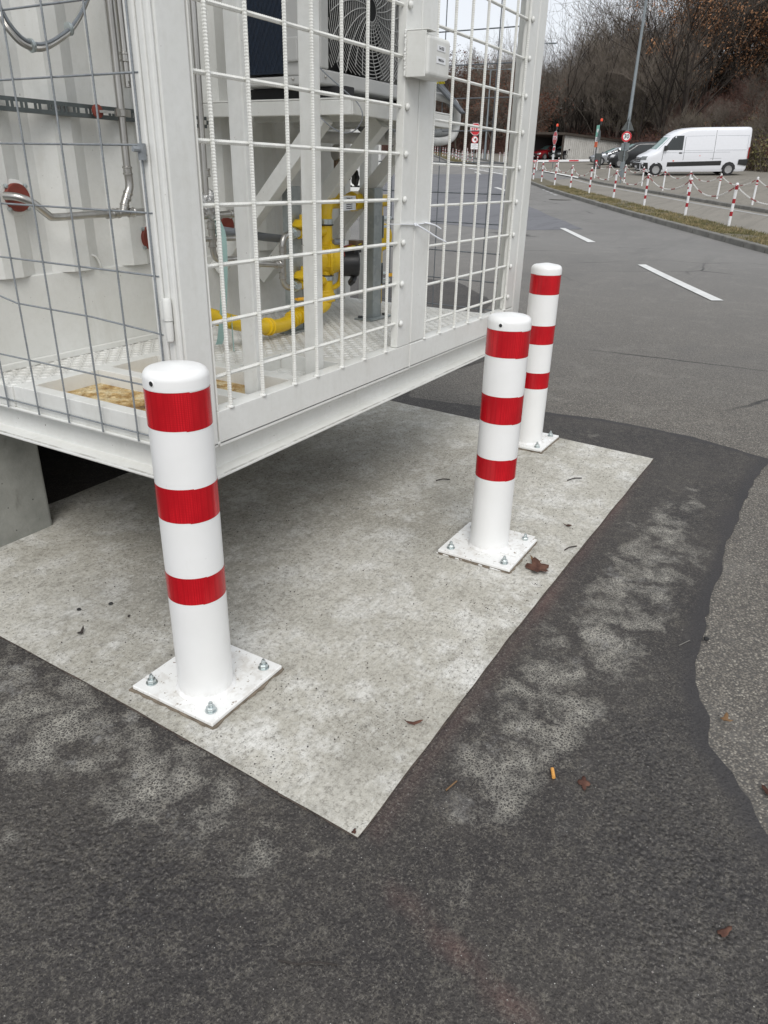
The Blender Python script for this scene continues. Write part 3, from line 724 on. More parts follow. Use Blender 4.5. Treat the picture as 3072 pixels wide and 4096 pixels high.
# ---- cage doors on the front
def rows_left(): return [.808 + .1507 * k for k in range(13)]
def door(x0, x1, xb0, bars, rows, first):
    fr = MB()
    fr.box(x0, x1, Y0, Y0 + .05, .606, .712)
    d = MB()
    fr.box(x0, x0 + (.004 if first else .122), Y0, Y0 + .05, .713, CT - .005); fr.box(x1 - .105, x1, Y0 + .0005, Y0 + .032, .7135, CT - .005)
    fr.box(x0, x1, Y0, Y0 + .05, CT - .06, CT - .002)
    f = fr.build('cage_door', W, con, bevel=.005)
    b = MB()
    for x in bars: b.rebar((x, Y0 + .004, .706), (x + random.uniform(-.002, .002), Y0 + .004, CT - .06), .0060, pitch=.0075, amp=.12)
    b.build('vertical_bars', 'white_wire', f)
    h = MB()
    for z in rows:
        h.rebar((x0 + (.0 if first else .10), Y0 + .017, z), (x1 - .075, Y0 + .017, z + random.uniform(-.002, .002)), .0058, pitch=.0085, amp=.18 if first else .04, lean=.35)
    h.build('horizontal_bars', 'white_wire', f)
    wl = MB()
    for z in rows:
        wl.lathe((x1 - .088, Y0 - .0015, z), [(.013, 0), (.012, .006), (.006, .010), (0, .011)], 8, axis=(0, -1, 0))
    for x in bars: wl.lathe((x, Y0 + .006, .711), [(.013, 0), (.011, .005), (.006, .009)], 8)
    wl.build('weld_beads', W, f, smooth=True)
    return f
left_door = door(1.512, 2.6635, 0, [1.572, 1.722, 1.885, 2.011, 2.165, 2.315, 2.472], rows_left(), True)
right_door = door(2.668, 3.808, 0, [2.795, 2.944, 3.093, 3.243, 3.393, 3.550, 3.700], [.777 + .1521 * k for k in range(14)], False)
left_door['label'] = 'left barred cage door with ribbed bars'; right_door['label'] = 'right barred cage door carrying the cable tie'
# lock box on the joint
m = MB(); m.box(2.553, 2.5585, 1.350, Y0 - .0005, 1.650, 1.785); m.box(2.553, 2.612, 1.342, Y0 - .001, 1.7855, 1.790)
lk = m.build('lock_bracket', W, left_door, bevel=.002)
m = MB(); m.box(2.5605, 2.735, 1.345, 1.425, 1.652, 1.778); lb = m.build('lock_box', W, right_door, bevel=.014, seg=4)
# (labels on the lock box)
m = MB(); m.box(2.628, 2.690, 1.3435, 1.3445, 1.735, 1.752); m.box(2.624, 2.694, 1.3435, 1.3445, 1.698, 1.718); st = m.build('sticker', 'label_white', right_door)
text(right_door, 'Fe 023', 'lettering', 'label_ink', (2.659, 1.3430, 1.7435), (1, 0, 0), (0, 0, 1), .0135)
text(right_door, 'PSKICLFe', 'lettering', 'label_ink', (2.659, 1.3430, 1.708), (1, 0, 0), (0, 0, 1), .0105)
# weld blob at bracket
m = MB()
for k in range(26): m.lathe((2.549 + random.uniform(-.003, .002), Y0 - .001, 1.655 + .0052 * k), [(.006, 0), (.005, .004), (0, .007)], 6, axis=(0, -1, 0))
m.build('weld_beads', W, left_door, smooth=True)
# ---- left side: grey wire mesh panel with stile, hinge, latch
m = MB(); m.box(1.389, 1.43, 1.474, 1.508, .6225, CT - .005); st = m.build('side_gate', W, con, bevel=.004)
for y in (): pass
m = MB()
ybars = [1.624, 1.776, 1.928, 2.073, 2.226, 2.378, 2.530, 2.68, 2.83]
for i, y in enumerate([1.489] + ybars):
    m.rebar((1.384, y + random.uniform(-.004, .004), .622 if i else .72), (1.384, y + random.uniform(-.006, .006), CT), .0027, pitch=.008, n=5, amp=.1)
for k, z in enumerate([.645, .794, .945, 1.094, 1.244, 1.395, 1.545, 1.695, 1.845, 1.995, 2.145, 2.295, 2.445, 2.595]):
    if k == 2:
        for a, b in (((1.484, .945), (1.76, .962)), ((1.76, .962), (2.09, .967)), ((2.09, .967), (2.19, .985)), ((2.19, .985), (2.95, .99))):
            m.rebar((1.390, a[0], a[1]), (1.390, b[0], b[1]), .0027, pitch=.008, n=5, amp=.1)
    elif k == 0: m.rebar((1.390, 1.515, z), (1.390, 2.95, z + .004), .0027, pitch=.008, n=5, amp=.1)
    else: m.rebar((1.390, 1.478, z), (1.390, 2.95, z + random.uniform(-.004, .008)), .0027, pitch=.008, n=5, amp=.1)
m.build('wire_mesh', 'grey_mesh_wire', st, smooth=True)
m = MB(); m.lathe((1.380, 1.452, .930), [(.004, 0), (.009, .005), (.0105, .02), (.0105, .055)], 14); m.lathe((1.380, 1.452, .987), [(.0115, 0), (.0115, .05), (.009, .056), (0, .058)], 14); m.box(1.378, 1.388, 1.458, 1.475, .99, 1.035)
m.build('hinge', W, con, smooth='auto')
m = MB(); m.box(1.372, 1.3885, 1.4535, 1.4545, .957, .983); m.build('rust_streak', 'rust_stained_plate', con)
m = MB(); m.box(1.374, 1.383, 1.473, 1.492, 1.362, 1.398); m.cyl((1.376, 1.486, 1.385), (1.358, 1.490, 1.386), .0065, n=8); m.build('mesh_clamp', 'grey_mesh_wire', con, smooth='auto')
# rear mesh beyond the right bay
m = MB()
for y in np.arange(1.53, 2.42, .148): m.rebar((3.945, y, .60), (3.945, y, CT), .003, pitch=.02, n=4, amp=.05)
for z in np.arange(.66, CT, .150): m.rebar((3.951, 1.50, z), (3.951, 2.42, z), .003, pitch=.02, n=4, amp=.05)
m.build('rear_wire_mesh', 'thin_grey_wire', con, smooth=True)
# loose mesh at the rear of the bay, right of the body
# ---- bracket table carrying the outdoor unit
m = MB(); m.box(2.56, 3.40, 1.645, 2.384, 1.590, 1.597); m.box(2.56, 3.40, 1.645, 1.652, 1.540, 1.5895); m.box(2.56, 2.567, 1.6525, 2.384, 1.540, 1.5895); m.box(3.393, 3.40, 1.6525, 2.384, 1.540, 1.5895)
for x in (2.56, 2.88, 3.18): m.box(x + .008, x + .05, 1.66, 2.384, 1.542, 1.588)
tb = m.build('support_shelf', W, con, bevel=.003)
m = MB()
for x, y0_, z0_ in ((2.60, 1.80, 1.54), (2.91, 1.73, 1.54), (3.20, 1.70, 1.54)):
    m.beam((x, y0_, z0_), (x, 2.384, z0_ - (2.384 - y0_) * 1.02), .06, .06)
m.build('shelf_brace', W, con, bevel=.003)
# ---- foundation block and added light blockers
m = MB(); m.box(1.15, 1.665, 2.535, 8.05, -.03, .507); m.build('foundation_light_blocker', 'foundation_concrete', bevel=.012, origin=(1.4, 2.9, 0),
    label='weathered grey concrete foundation block, lengthened to shut out side light, under the left side of the white container', category='foundation block')  # real block in front; rear length added to darken the space below
m = MB(); m.box(1.68, 3.75, 7.6, 8.05, -.03, .507); m.build('foundation_light_blocker', 'foundation_concrete', bevel=.012, origin=(2.5, 5.1, 0),
    label='light-blocking concrete wall added at the far end under the white container', category='foundation block')  # added to close off light from behind
m = MB(); m.box(3.30, 3.70, 2.75, 7.55, -.03, .507); m.build('foundation_light_blocker', 'foundation_concrete', bevel=.012, origin=(3.5, 5.1, 0),
    label='light-blocking concrete wall added under the right side of the container body', category='foundation block')  # added to close off light from the right side
# ================================================================== EQUIPMENT IN THE BAY
ac = thing('ventilation_unit', 'pale grey outdoor air unit with round fan grille on the steel shelf inside the cage', 'air conditioner', (2.585, 1.80, 1.597))
m = MB(); AX0, AX1, AY0, AY1, AZ0, AZ1 = 2.585, 3.36, 1.80, 2.20, 1.645, 2.36
m.box(AX0, AX1, AY0, AY0 + .02, AZ0, 1.695); m.box(AX0, 2.635, AY0, AY0 + .02, 1.6955, AZ1); m.box(3.245, AX1, AY0, AY0 + .02, 1.6955, AZ1); m.box(2.6355, 3.2445, AY0, AY0 + .02, 2.25, AZ1)
m.box(AX0, AX1, AY0 + .0205, AY1, AZ1 - .03, AZ1); m.box(AX0, AX1, AY0 + .0205, AY1, AZ0, AZ0 + .03); m.box(AX0 + .012, AX1, AY1 - .02, AY1, AZ0 + .03, AZ1 - .03)
m.box(AX0, AX0 + .02, AY0 + .0205, 1.965, AZ0 + .03, AZ1 - .03); m.box(AX1 - .02, AX1, AY0 + .0205, AY1 - .021, AZ0 + .03, AZ1 - .03)
m.box(AX0 - .012, AX0 - .0005, 1.90, 1.955, 1.72, 1.80)
m.build('casing', 'unit_casing', ac, bevel=.008)
m = MB()
for x in (2.66, 3.24): m.box(x, x + .06, 1.74, 2.26, 1.5975, 1.644)
m.build('foot', 'black_rubber', ac, bevel=.004)
m = MB(); m.box(AX0 + .006, AX0 + .011, 1.967, 2.179, AZ0 + .04, AZ1 - .04); fi = m.build('fin_coil', 'fin_blue', ac)
m = MB(); z = AZ0 + .05
r_ = .0
for j in range(30):
    for i in range(10):
        y = 1.972 + i * .022 + (.011 if j % 2 else 0); zz = AZ0 + .045 + j * .0215
        m.beam((AX0 + .002, y, zz), (AX0 + .002, y + .011, zz + .0215), .0012, .0012); m.beam((AX0 + .002, y + .011, zz), (AX0 + .002, y, zz + .0215), .0012, .0012)
m.build('coil_guard', 'fin_blue', fi)
fc = Vector((2.94, AY0 + .01, 1.93))
m = MB(); m.box(2.64, 3.24, AY0 + .14, AY0 + .15, 1.70, 2.25); fb = m.build('fan_cavity', 'fan_dark', ac)
m = MB()
for k in range(5):
    a0 = 2 * pi * k / 5
    P = [(fc.x + r * cos(a0 + t), AY0 + .07 + dy, fc.z + r * sin(a0 + t)) for r, t, dy in ((.05, 0, 0), (.26, -.25, -.02), (.28, .35, .04), (.06, .9, .03))]
    m.add(P, [(0, 1, 2, 3)])
m.lathe((fc.x, AY0 + .10, fc.z), [(.055, 0), (.055, .05), (.03, .06), (0, .06)], 16, axis=(0, -1, 0)); m.build('fan_blade', 'trim_black', ac)
m = MB()
def ringpts(r, n=40): return [(fc.x + r * cos(2 * pi * k / n), AY0 + .004, fc.z + r * sin(2 * pi * k / n)) for k in range(n + 1)]
def clipd(p): return 2.636 < p[0] < 3.244 and 1.697 < p[2] < 2.249
for k in range(3, 32):
    r = .0128 * k; seg = []
    for p in ringpts(r, 56):
        if clipd(p): seg.append(p)
        elif len(seg) > 1: m.tube(seg, .0017, 4, False); seg = []
        else: seg = []
    if len(seg) > 1: m.tube(seg, .0017, 4, False)
for k in range(26):
    a = 2 * pi * k / 26; seg = []
    for j in range(14):
        r = .04 + j * .028; t = a + (r - .04) * 1.6; p = (fc.x + r * cos(t), AY0 + .001, fc.z + r * sin(t))
        if clipd(p): seg.append(p)
    if len(seg) > 1: m.tube(seg, .0019, 4, False)
m.build('fan_grille', 'unit_casing', ac, smooth=True)
m = MB()
for x, y, z in ((AX0 - .002, 1.93, 1.665), (2.61, AY0 - .002, 1.67), (3.30, AY0 - .002, 1.67)): m.lathe((x, y, z), [(.006, 0), (.005, .003), (0, .004)], 8, axis=(-.7, -.7, 0))
m.build('screw', 'stainless_steel', ac, smooth=True)
# lead hanging below the unit
m = MB(); P = [(2.575, 1.85, 1.83), (2.57, 1.84, 1.76), (2.565, 1.80, 1.70), (2.56, 1.70, 1.63), (2.555, 1.62, 1.575), (2.555, 1.60, 1.53), (2.555, 1.63, 1.49), (2.555, 1.68, 1.48), (2.56, 1.74, 1.50), (2.56, 1.80, 1.54)]
def smoothp(P, k=6):
    P = [Vector(p) for p in P]; out = []
    for i in range(len(P) - 1):
        p0 = P[max(i - 1, 0)]; p1 = P[i]; p2 = P[i + 1]; p3 = P[min(i + 2, len(P) - 1)]
        for j in range(k):
            t = j / k; out.append(.5 * ((2 * p1) + (-p0 + p2) * t + (2 * p0 - 5 * p1 + 4 * p2 - p3) * t * t + (-p0 + 3 * p1 - 3 * p2 + p3) * t ** 3))
    out.append(P[-1]); return out
m.tube(smoothp(P), .0022, 6); m.build('earth_lead', 'grey_cable', origin=(2.57, 1.7, 1.5), smooth=True, label='thin grey lead looping down from the air unit below its shelf', category='cable')
# insulated hoses at the right end of the shelf
hs = thing('hose_bundle', 'white and silver insulated hoses bending round the right end of the shelf in the cage', 'hose', (3.5, 2.0, 1.5))
def hose(name, P, r, mat, n=12): mm = MB(); mm.tube(smoothp([(x * k_, y * k_, 1.345 + (z - 1.345) * k_) for x, y, z in P for k_ in (.93,)]), r, n); return mm.build(name, mat, hs, smooth=True)
hose('white_hose', [(3.55, 2.16, 1.735), (3.9, 2.15, 1.742), (4.20, 2.12, 1.745), (4.36, 2.1, 1.72), (4.40, 2.1, 1.64), (4.36, 2.1, 1.56), (4.24, 2.1, 1.525), (4.0, 2.1, 1.515), (3.6, 2.1, 1.52)], .020, 'white_insulation')
hose('white_hose', [(3.75, 2.15, 1.51), (3.5, 2.2, 1.505), (3.3, 2.24, 1.50), (3.2, 2.26, 1.50)], .024, 'white_insulation')
hose('silver_hose', [(3.7, 2.16, 1.79), (4.0, 2.16, 1.79), (4.25, 2.15, 1.775), (4.42, 2.14, 1.72), (4.47, 2.14, 1.65), (4.41, 2.14, 1.59), (4.24, 2.14, 1.565), (3.9, 2.15, 1.555), (3.5, 2.2, 1.56)], .024, 'silver_insulation')
cb = thing('cable_bundle', 'grey cables with yellow marker tags coming down at the right end of the shelf', 'cable', (3.7, 1.9, 1.7))
for i, (dx, r) in enumerate(((0, .009), (.03, .006), (-.03, .008), (.055, .005))):
    mm = MB(); mm.tube(smoothp([(3.55 + dx, 1.93, 2.2), (3.60 + dx, 1.93, 1.95), (3.70 + dx, 1.94, 1.81), (3.82 + dx, 1.94, 1.762), (3.94 + dx * .8, 1.93, 1.715), (4.04 + dx * .5, 1.90, 1.652)]), r, 8); mm.build('cable', 'grey_cable', cb, smooth=True)
for i, x in enumerate((3.690, 3.735, 3.765)):
    mm = MB(); mm.beam((x, 1.915, 1.80 + .004 * i), (x + .045, 1.905, 1.757 + .004 * i), .004, .016, (0, -1, 0)); mm.build('marker_tag', 'tag_yellow', cb)
# perforated rail, tubes, braided hose on the corrugated wall
m = MB(); RX0, RX1, RY = 1.40, 2.55, 2.35; zr = 1.520
x = RX0; holes = []
# rail built from webs between slots
m.box(RX0, RX1, RY, RY + .003, zr + .008, zr + .0205); m.box(RX0, RX1, RY, RY + .003, zr - .0205, zr - .008)
m.box(RX0, RX1, RY + .0035, RY + .03, zr + .0175, zr + .0205); m.box(RX0, RX1, RY + .0035, RY + .03, zr - .0205, zr - .0175)
while x < RX1: m.box(x, x + .009, RY, RY + .003, zr - .0079, zr + .0079); m.box(x + .0165, x + .0255, RY, RY + .003, zr - .0079, zr + .0079); x += .05
m.build('mounting_rail', 'shaded_galv_rail', origin=(1.9, 2.36, 1.5), label='slotted galvanised rail running level along the corrugated wall', category='mounting rail')
sp = thing('steel_pipework', 'brushed stainless pipe run down the corrugated wall behind the grey wire mesh', 'pipe', (2.06, 2.30, 1.19))
S_ = 'stainless_steel'
def pipe(parent, P, r, mat, name='pipe', sm=True, n=12, k=5): mm = MB(); mm.tube(smoothp(P, k) if sm else P, r, n); return mm.build(name, mat, parent, smooth='auto')
def fitting(parent, p, d, r, mat, name='coupling', L=.03):
    mm = MB(); d = Vector(d).normalized(); mm.lathe(Vector(p) - d * L / 2, [(r, 0), (r * 1.22, .002), (r * 1.22, .007), (r * 1.06, .009), (r * 1.06, L - .009), (r * 1.22, L - .007), (r * 1.22, L - .002), (r, L)], 14, axis=d); return mm.build(name, mat, parent, smooth='auto')
pipe(sp, [(2.068, 2.30, 3.2), (2.062, 2.30, 1.55), (2.060, 2.30, 1.33)], .0135, S_, sm=False)
pipe(sp, [(2.060, 2.30, 1.335), (2.062, 2.30, 1.30), (2.058, 2.30, 1.275), (2.04, 2.30, 1.245), (2.025, 2.30, 1.215), (2.020, 2.30, 1.195)], .0150, S_)
pipe(sp, [(2.30, 2.30, 1.196), (2.02, 2.30, 1.193), (1.86, 2.30, 1.191), (1.725, 2.30, 1.188), (1.70, 2.30, 1.195), (1.655, 2.305, 1.232), (1.62, 2.33, 1.250), (1.60, 2.37, 1.253)], .0125, S_)
pipe(sp, [(2.105, 2.30, 3.2), (2.104, 2.30, 1.72), (2.105, 2.30, 1.69), (2.112, 2.30, 1.66), (2.130, 2.30, 1.635), (2.17, 2.30, 1.625), (2.25, 2.30, 1.625)], .0125, S_)
for p, d in (((2.060, 2.30, 1.335), (0, 0, 1)), ((2.045, 2.30, 1.25), (.5, 0, 1)), ((2.024, 2.30, 1.21), (.4, 0, 1)), ((2.055, 2.30, 1.194), (1, 0, 0)), ((1.985, 2.30, 1.193), (1, 0, 0)), ((1.955, 2.30, 1.192), (1, 0, 0)), ((2.104, 2.30, 1.695), (0, 0, 1))): fitting(sp, p, d, .0145, S_)
m = MB(); m.lathe((2.060, 2.30, 1.508), [(.0145, 0), (.021, .002), (.021, .022), (.0145, .024)], 14); m.beam((2.03, 2.30, 1.52), (1.99, 2.33, 1.521), .008, .008); m.box(2.028, 2.092, 2.285, 2.288, 1.508, 1.532); m.build('pipe_clamp', S_, sp, smooth='auto')
m = MB(); m.lathe((1.985, 2.335, 1.521), [(.022, 0), (.022, .006), (.010, .008), (0, .01)], 14, axis=(0, -1, 0)); m.build('clamp_washer', 'red_flange_paint', sp, smooth='auto')
bh = thing('braided_hose', 'braided steel hose hanging in a loop near the top of the corrugated wall', 'hose', (1.75, 2.3, 1.68))
HP = smoothp([(1.60, 2.30, 1.93), (1.625, 2.30, 1.79), (1.645, 2.30, 1.745), (1.663, 2.30, 1.716), (1.698, 2.30, 1.686), (1.743, 2.30, 1.676), (1.788, 2.30, 1.685), (1.843, 2.30, 1.713), (1.891, 2.30, 1.745), (1.943, 2.30, 1.801), (1.985, 2.30, 1.87), (2.01, 2.30, 1.98)], 24)
mm = MB(); mm.tube(HP, .009, 8, True, [.0088 + .0010 * (i % 2) for i in range(len(HP))]); mm.build('hose', S_, bh)
mm = MB(); mm.tube([p + Vector((.006, -.004, .012)) for p in HP], .0055, 8, True, [.0052 + .0008 * (i % 2) for i in range(len(HP))]); mm.build('hose', 'thin_grey_wire', bh)
for p in ((1.735, 2.30, 1.682), (1.885, 2.30, 1.747)): fitting(bh, p, (1, 0, .2), .016, 'zinc', 'hose_clip', .012)
def redflange(x, z, lab, r=.044, y=2.385):
    t = thing('wall_flange', lab, 'pipe flange', (x, y, z))
    m = MB(); m.lathe((x, y + .012, z), [(r, 0), (r, .022), (r * .96, .025), (.016, .026), (0, .026)], 24, axis=(0, -1, 0)); m.build('disc', 'red_flange_paint', t, smooth='auto')
    m = MB(); m.lathe((x, y + .014, z), [(r * 1.28, 0), (r * 1.28, .010), (r * 1.0, .013)], 24, axis=(0, -1, 0)); m.build('collar', W, t, smooth='auto')
    m = MB()
    for k in range(4):
        a = pi / 4 + k * pi / 2; m.lathe((x + r * 1.12 * cos(a), y - .002, z + r * 1.12 * sin(a)), [(.007, 0), (.007, .008), (0, .009)], 6, axis=(0, -1, 0))
    m.build('bolt', 'zinc', t)
redflange(1.652, 1.247, 'red wall flange where the stainless pipe enters, at the left edge of the picture')
redflange(2.210, 1.092, 'red wall flange just left of the white corner post, low on the corrugated wall')
redflange(2.663, 1.118, 'red wall flange behind the green strap inside the cage')
# second stainless run, wrapped valve
s2 = thing('steel_pipework', 'thin stainless pipes and film wrapped valve right of the corner post', 'pipe', (2.26, 2.1, 1.0))
pipe(s2, [(2.258, 2.10, 2.6), (2.247, 2.10, 1.25)], .0115, S_, sm=False)
pipe(s2, [(2.262, 2.10, 1.17), (2.263, 2.10, 1.09), (2.264, 2.10, 1.06), (2.272, 2.10, 1.035), (2.300, 2.10, 1.021), (2.40, 2.10, 1.018)], .0125, S_)
pipe(s2, [(2.22, 2.10, 1.185), (2.39, 2.10, 1.188)], .0125, S_, sm=False); pipe(s2, [(2.22, 2.10, 1.103), (2.45, 2.10, 1.095)], .010, S_, sm=False)
for p, d in (((2.262, 2.10, 1.15), (0, 0, 1)), ((2.263, 2.10, 1.085), (0, 0, 1)), ((2.255, 2.10, 1.335), (0, 0, 1)), ((2.385, 2.10, 1.188), (1, 0, 0))): fitting(s2, p, d, .0135, S_)
bm = bmesh.new(); bmesh.ops.create_icosphere(bm, subdivisions=3, radius=1); 
for v in bm.verts:
    n_ = fnoise(v.co.x, v.co.y, v.co.z * 2, 2.2) * .35; v.co = v.co * (1 + n_)
    v.co = Vector((v.co.x * .038 + 2.262, v.co.y * .03 + 2.10, v.co.z * .052 + 1.225))
bm.verts.index_update(); m = MB(); m.v = [tuple(v.co) for v in bm.verts]; m.f = [tuple(v.index for v in f.verts) for f in bm.faces]; m.mi = [0] * len(m.f); bm.free()
m.build('film_wrap', 'plastic_film', s2)
s3 = thing('steel_pipework', 'bowed stainless pipe loop joining the two yellow regulators in the cage', 'pipe', (2.57, 2.0, .9))
pipe(s3, [(2.30, 2.03, 1.018), (2.43, 2.0, 1.003), (2.57, 2.0, .987)], .0115, S_)
pipe(s3, [(2.685, 2.0, 1.108), (2.64, 2.0, 1.109), (2.60, 2.0, 1.103), (2.576, 2.0, 1.08), (2.572, 2.0, 1.04), (2.569, 2.0, .99), (2.568, 2.0, .94), (2.572, 2.0, .915), (2.595, 2.0, .895), (2.63, 2.0, .890), (2.685, 2.0, .892)], .0125, S_)
for p, d in (((2.574, 2.0, 1.05), (0, 0, 1)), ((2.568, 2.0, .945), (0, 0, 1)), ((2.535, 2.0, .992), (1, 0, 0))): fitting(s3, p, d, .0135, S_)
for z in (1.108, .892):
    m = MB(); m.lathe((2.635, 2.0, z), [(.018, 0), (.018, .012), (.024, .0125), (.024, .032), (.018, .0325), (.018, .05)], 6, axis=(1, 0, 0)); m.build('union_nut', 'zinc', s3, bevel=.001)
# grey pipe
m = MB(); m.tube([(2.42, 2.24, 1.122), (2.70, 2.2, 1.080), (2.92, 2.17, 1.054), (3.2, 2.12, 1.02)], .0175, 12)
gp = m.build('grey_pipe', 'grey_cable', origin=(2.8, 2.2, 1.0), smooth='auto', label='straight grey plastic pipe with black cable ties crossing behind the uprights', category='pipe')
m = MB(); m.lathe((2.70, 2.2, 1.080), [(.019, -.004), (.0195, .004)], 12, axis=(.22, -.04, -.042)); m.lathe((2.83, 2.183, 1.064), [(.019, -.004), (.0195, .004)], 12, axis=(.22, -.04, -.042)); m.build('cable_tie', 'black_plastic', gp)
# green strap
st_ = thing('strap', 'pale green webbing strap looped from the yellow pipe up to the grey pipe', 'strap', (2.2, 1.98, .72))
SP = smoothp([(2.15, 2.0, .725), (2.155, 1.99, .76), (2.17, 1.98, .88), (2.20, 1.99, 1.02), (2.235, 2.02, 1.12), (2.30, 2.10, 1.165), (2.36, 2.15, 1.15), (2.38, 2.17, 1.10)], 5)
m = MB()
for i, p in enumerate(SP):
    m.v += [(p.x - .010, p.y + .008, p.z), (p.x + .010, p.y - .008, p.z), (p.x - .0087, p.y + .0097, p.z), (p.x + .0113, p.y - .0063, p.z)]
for i in range(len(SP) - 1):
    for a, b in ((0, 1), (3, 2), (2, 0), (1, 3)): m.f.append((4 * i + a, 4 * i + b, 4 * i + 4 + b, 4 * i + 4 + a)); m.mi.append(0)
m.build('webbing', 'green_strap', st_)
m = MB(); m.beam((2.20, 1.97, .695), (2.22, 1.99, .83), .03, .003, (1, -1, 0)); m.build('tail', 'green_strap', st_)
# ---- yellow gas train
yg = thing('gas_pipework', 'yellow painted gas pipe train with regulators and black servo motor standing in the cage', 'gas pipe', (2.89, 2.0, FLZ))
Yp = 'yellow_paint'
pipe(yg, [(1.95, 2.06, .905), (2.12, 2.02, .840), (2.25, 2.0, .795), (2.40, 2.0, .757), (2.50, 2.0, .742), (2.57, 2.0, .742), (2.62, 2.0, .752), (2.70, 2.0, .77), (2.80, 2.0, .772), (2.86, 2.0, .785)], .0295, Yp, n=18)
for p, d in (((2.455, 2.0, .748), (1, 0, -.2)), ((2.63, 2.0, .755), (1, 0, .2))): fitting(yg, p, d, .0305, Yp, 'elbow_collar', .03)
m = MB(); m.lathe((2.665, 2.0, .762), [(.041, 0), (.041, .03), (.036, .0305), (.036, .05)], 6, axis=(1, 0, .1)); m.build('hex_union', Yp, yg, bevel=.002)
pipe(yg, [(2.83, 2.0, .775), (2.875, 2.0, .785), (2.893, 2.0, .82), (2.893, 2.0, .88), (2.893, 2.0, 1.14), (2.893, 2.0, 1.18), (2.905, 2.0, 1.212), (2.94, 2.0, 1.225), (3.0, 2.0, 1.226), (3.42, 2.0, 1.226)], .0285, Yp, n=18)
m = MB(); m.lathe((2.893, 2.0, .80), [(.040, 0), (.040, .035), (.034, .036), (.034, .05)], 6); m.lathe((3.10, 2.0, 1.226), [(.042, 0), (.044, .004), (.044, .05), (.038, .054)], 8, axis=(1, 0, 0)); m.lathe((3.2, 2.0, 1.226), [(.033, 0), (.037, .01), (.033, .03), (.037, .05), (.033, .07)], 16, axis=(1, 0, 0)); m.build('hex_union', Yp, yg, bevel=.002)
m = MB(); m.lathe((2.893, 2.0, .895), [(.031, 0), (.033, .001), (.033, .02), (.031, .021)], 18); m.lathe((2.893, 2.0, 1.135), [(.031, 0), (.033, .001), (.033, .022), (.031, .023)], 18); m.build('band_clamp', 'zinc', yg, smooth='auto')
m = MB(); m.lathe((2.893, 2.0, .913), [(.032, 0), (.034, .001), (.034, .006)], 18); m.lathe((2.893, 2.0, 1.130), [(.032, 0), (.034, .001), (.034, .005)], 18); m.build('clamp_lining', 'black_rubber', yg, smooth='auto')
m = MB(); m.box(2.855, 2.945, 1.955, 2.045, .955, 1.045); m.lathe((2.925, 2.00, .99), [(.062, -.045), (.076, -.040), (.078, -.005), (.086, -.002), (.086, .010), (.070, .016), (.055, .05), (.05, .055)], 26, axis=(.6, -.8, 0)); m.box(2.86, 2.955, 1.95, 2.02, 1.03, 1.055)
for k in range(8):
    a = 2 * pi * k / 8; ax = Vector((.6, -.8, 0)); e1 = Vector((.8, .6, 0)); q = Vector((2.925, 2.00, .99)) + ax * .008 + (e1 * cos(a) + Vector((0, 0, 1)) * sin(a)) * .079
    m.lathe(q, [(.006, 0), (.006, .006), (0, .008)], 6, axis=ax)
m.build('regulator_body', Yp, yg, bevel=.003)
m = MB(); c0 = Vector((2.967, 1.965, .965)); ax = Vector((.62, -.78, 0)).normalized(); m.lathe(c0, [(.056, 0), (.058, .005), (.058, .075), (.053, .080), (.022, .0805), (.022, .082), (0, .082)], 24, axis=ax); m.box(2.975, 3.035, 1.90, 1.96, 1.012, 1.035)
mo = m.build('servo_motor', 'black_plastic', yg, smooth='auto')
m = MB(); m.lathe(c0 + ax * .083, [(.021, 0), (.021, .001), (.006, .001), (.005, .004), (0, .004)], 20, axis=ax); m.build('end_disc', 'zinc', mo, smooth='auto')
m = MB(); m.box(2.985, 3.045, 1.895, 1.95, 1.036, 1.066); m.build('cable_gland_box', 'brass_brown', yg, bevel=.004)
def knob(c, axis, r=.03, name='hand_wheel'):
    m = MB(); ax = Vector(axis).normalized(); prof = []
    a_ = ax.cross(Vector((0, 0, 1))).normalized(); b_ = ax.cross(a_); n = 30; vs = []
    for h, s in ((0, .8), (.004, 1), (.016, 1), (.020, .8)):
        for k in range(n): t = 2 * pi * k / n; rr = r * s * (1 + .13 * cos(5 * t)); vs.append(Vector(c) + ax * h + (a_ * cos(t) + b_ * sin(t)) * rr)
    fs = [(i * n + k, i * n + (k + 1) % n, (i + 1) * n + (k + 1) % n, (i + 1) * n + k) for i in range(3) for k in range(n)] + [tuple(range(n))[::-1], tuple(range(3 * n, 4 * n))]
    m.add(vs, fs); return m.build(name, 'black_plastic', yg, smooth='auto')
knob((3.04, 1.95, 1.325), (.8, -.6, 0), .031); knob((2.99, 1.93, .895), (.6, -.5, -.6), .024)
m = MB(); m.tube([(2.978, 2.0, 1.255), (2.978, 2.0, 1.275)], .010, 10); m.lathe((2.978, 2.0, 1.24), [(.022, 0), (.014, .02), (.012, .03)], 12); m.build('tapping_boss', Yp, yg, smooth='auto')
m = MB(); m.cyl((2.978, 2.0, 1.268), (2.978, 2.0, 1.30), .0105, n=6); m.box(2.963, 2.993, 1.985, 2.015, 1.305, 1.345); m.cyl((2.978, 2.0, 1.345), (2.978, 2.0, 1.36), .010, n=6); m.cyl((2.978, 2.0, 1.362), (2.978, 2.0, 1.395), .012, n=6); m.cyl((2.99, 1.99, 1.327), (3.03, 1.96, 1.326), .009, n=8)
m.build('needle_valve', 'brass_brown', yg, bevel=.001)
m = MB(); gc = Vector((2.995, 2.0, 1.425)); m.lathe(gc, [(.030, -.02), (.034, -.016), (.034, .012), (.036, .013), (.036, .018), (.032, .019), (0, .0192)], 24, axis=(.93, -.36, 0)); pg = m.build('pressure_gauge', 'stainless_steel', yg, smooth='auto')
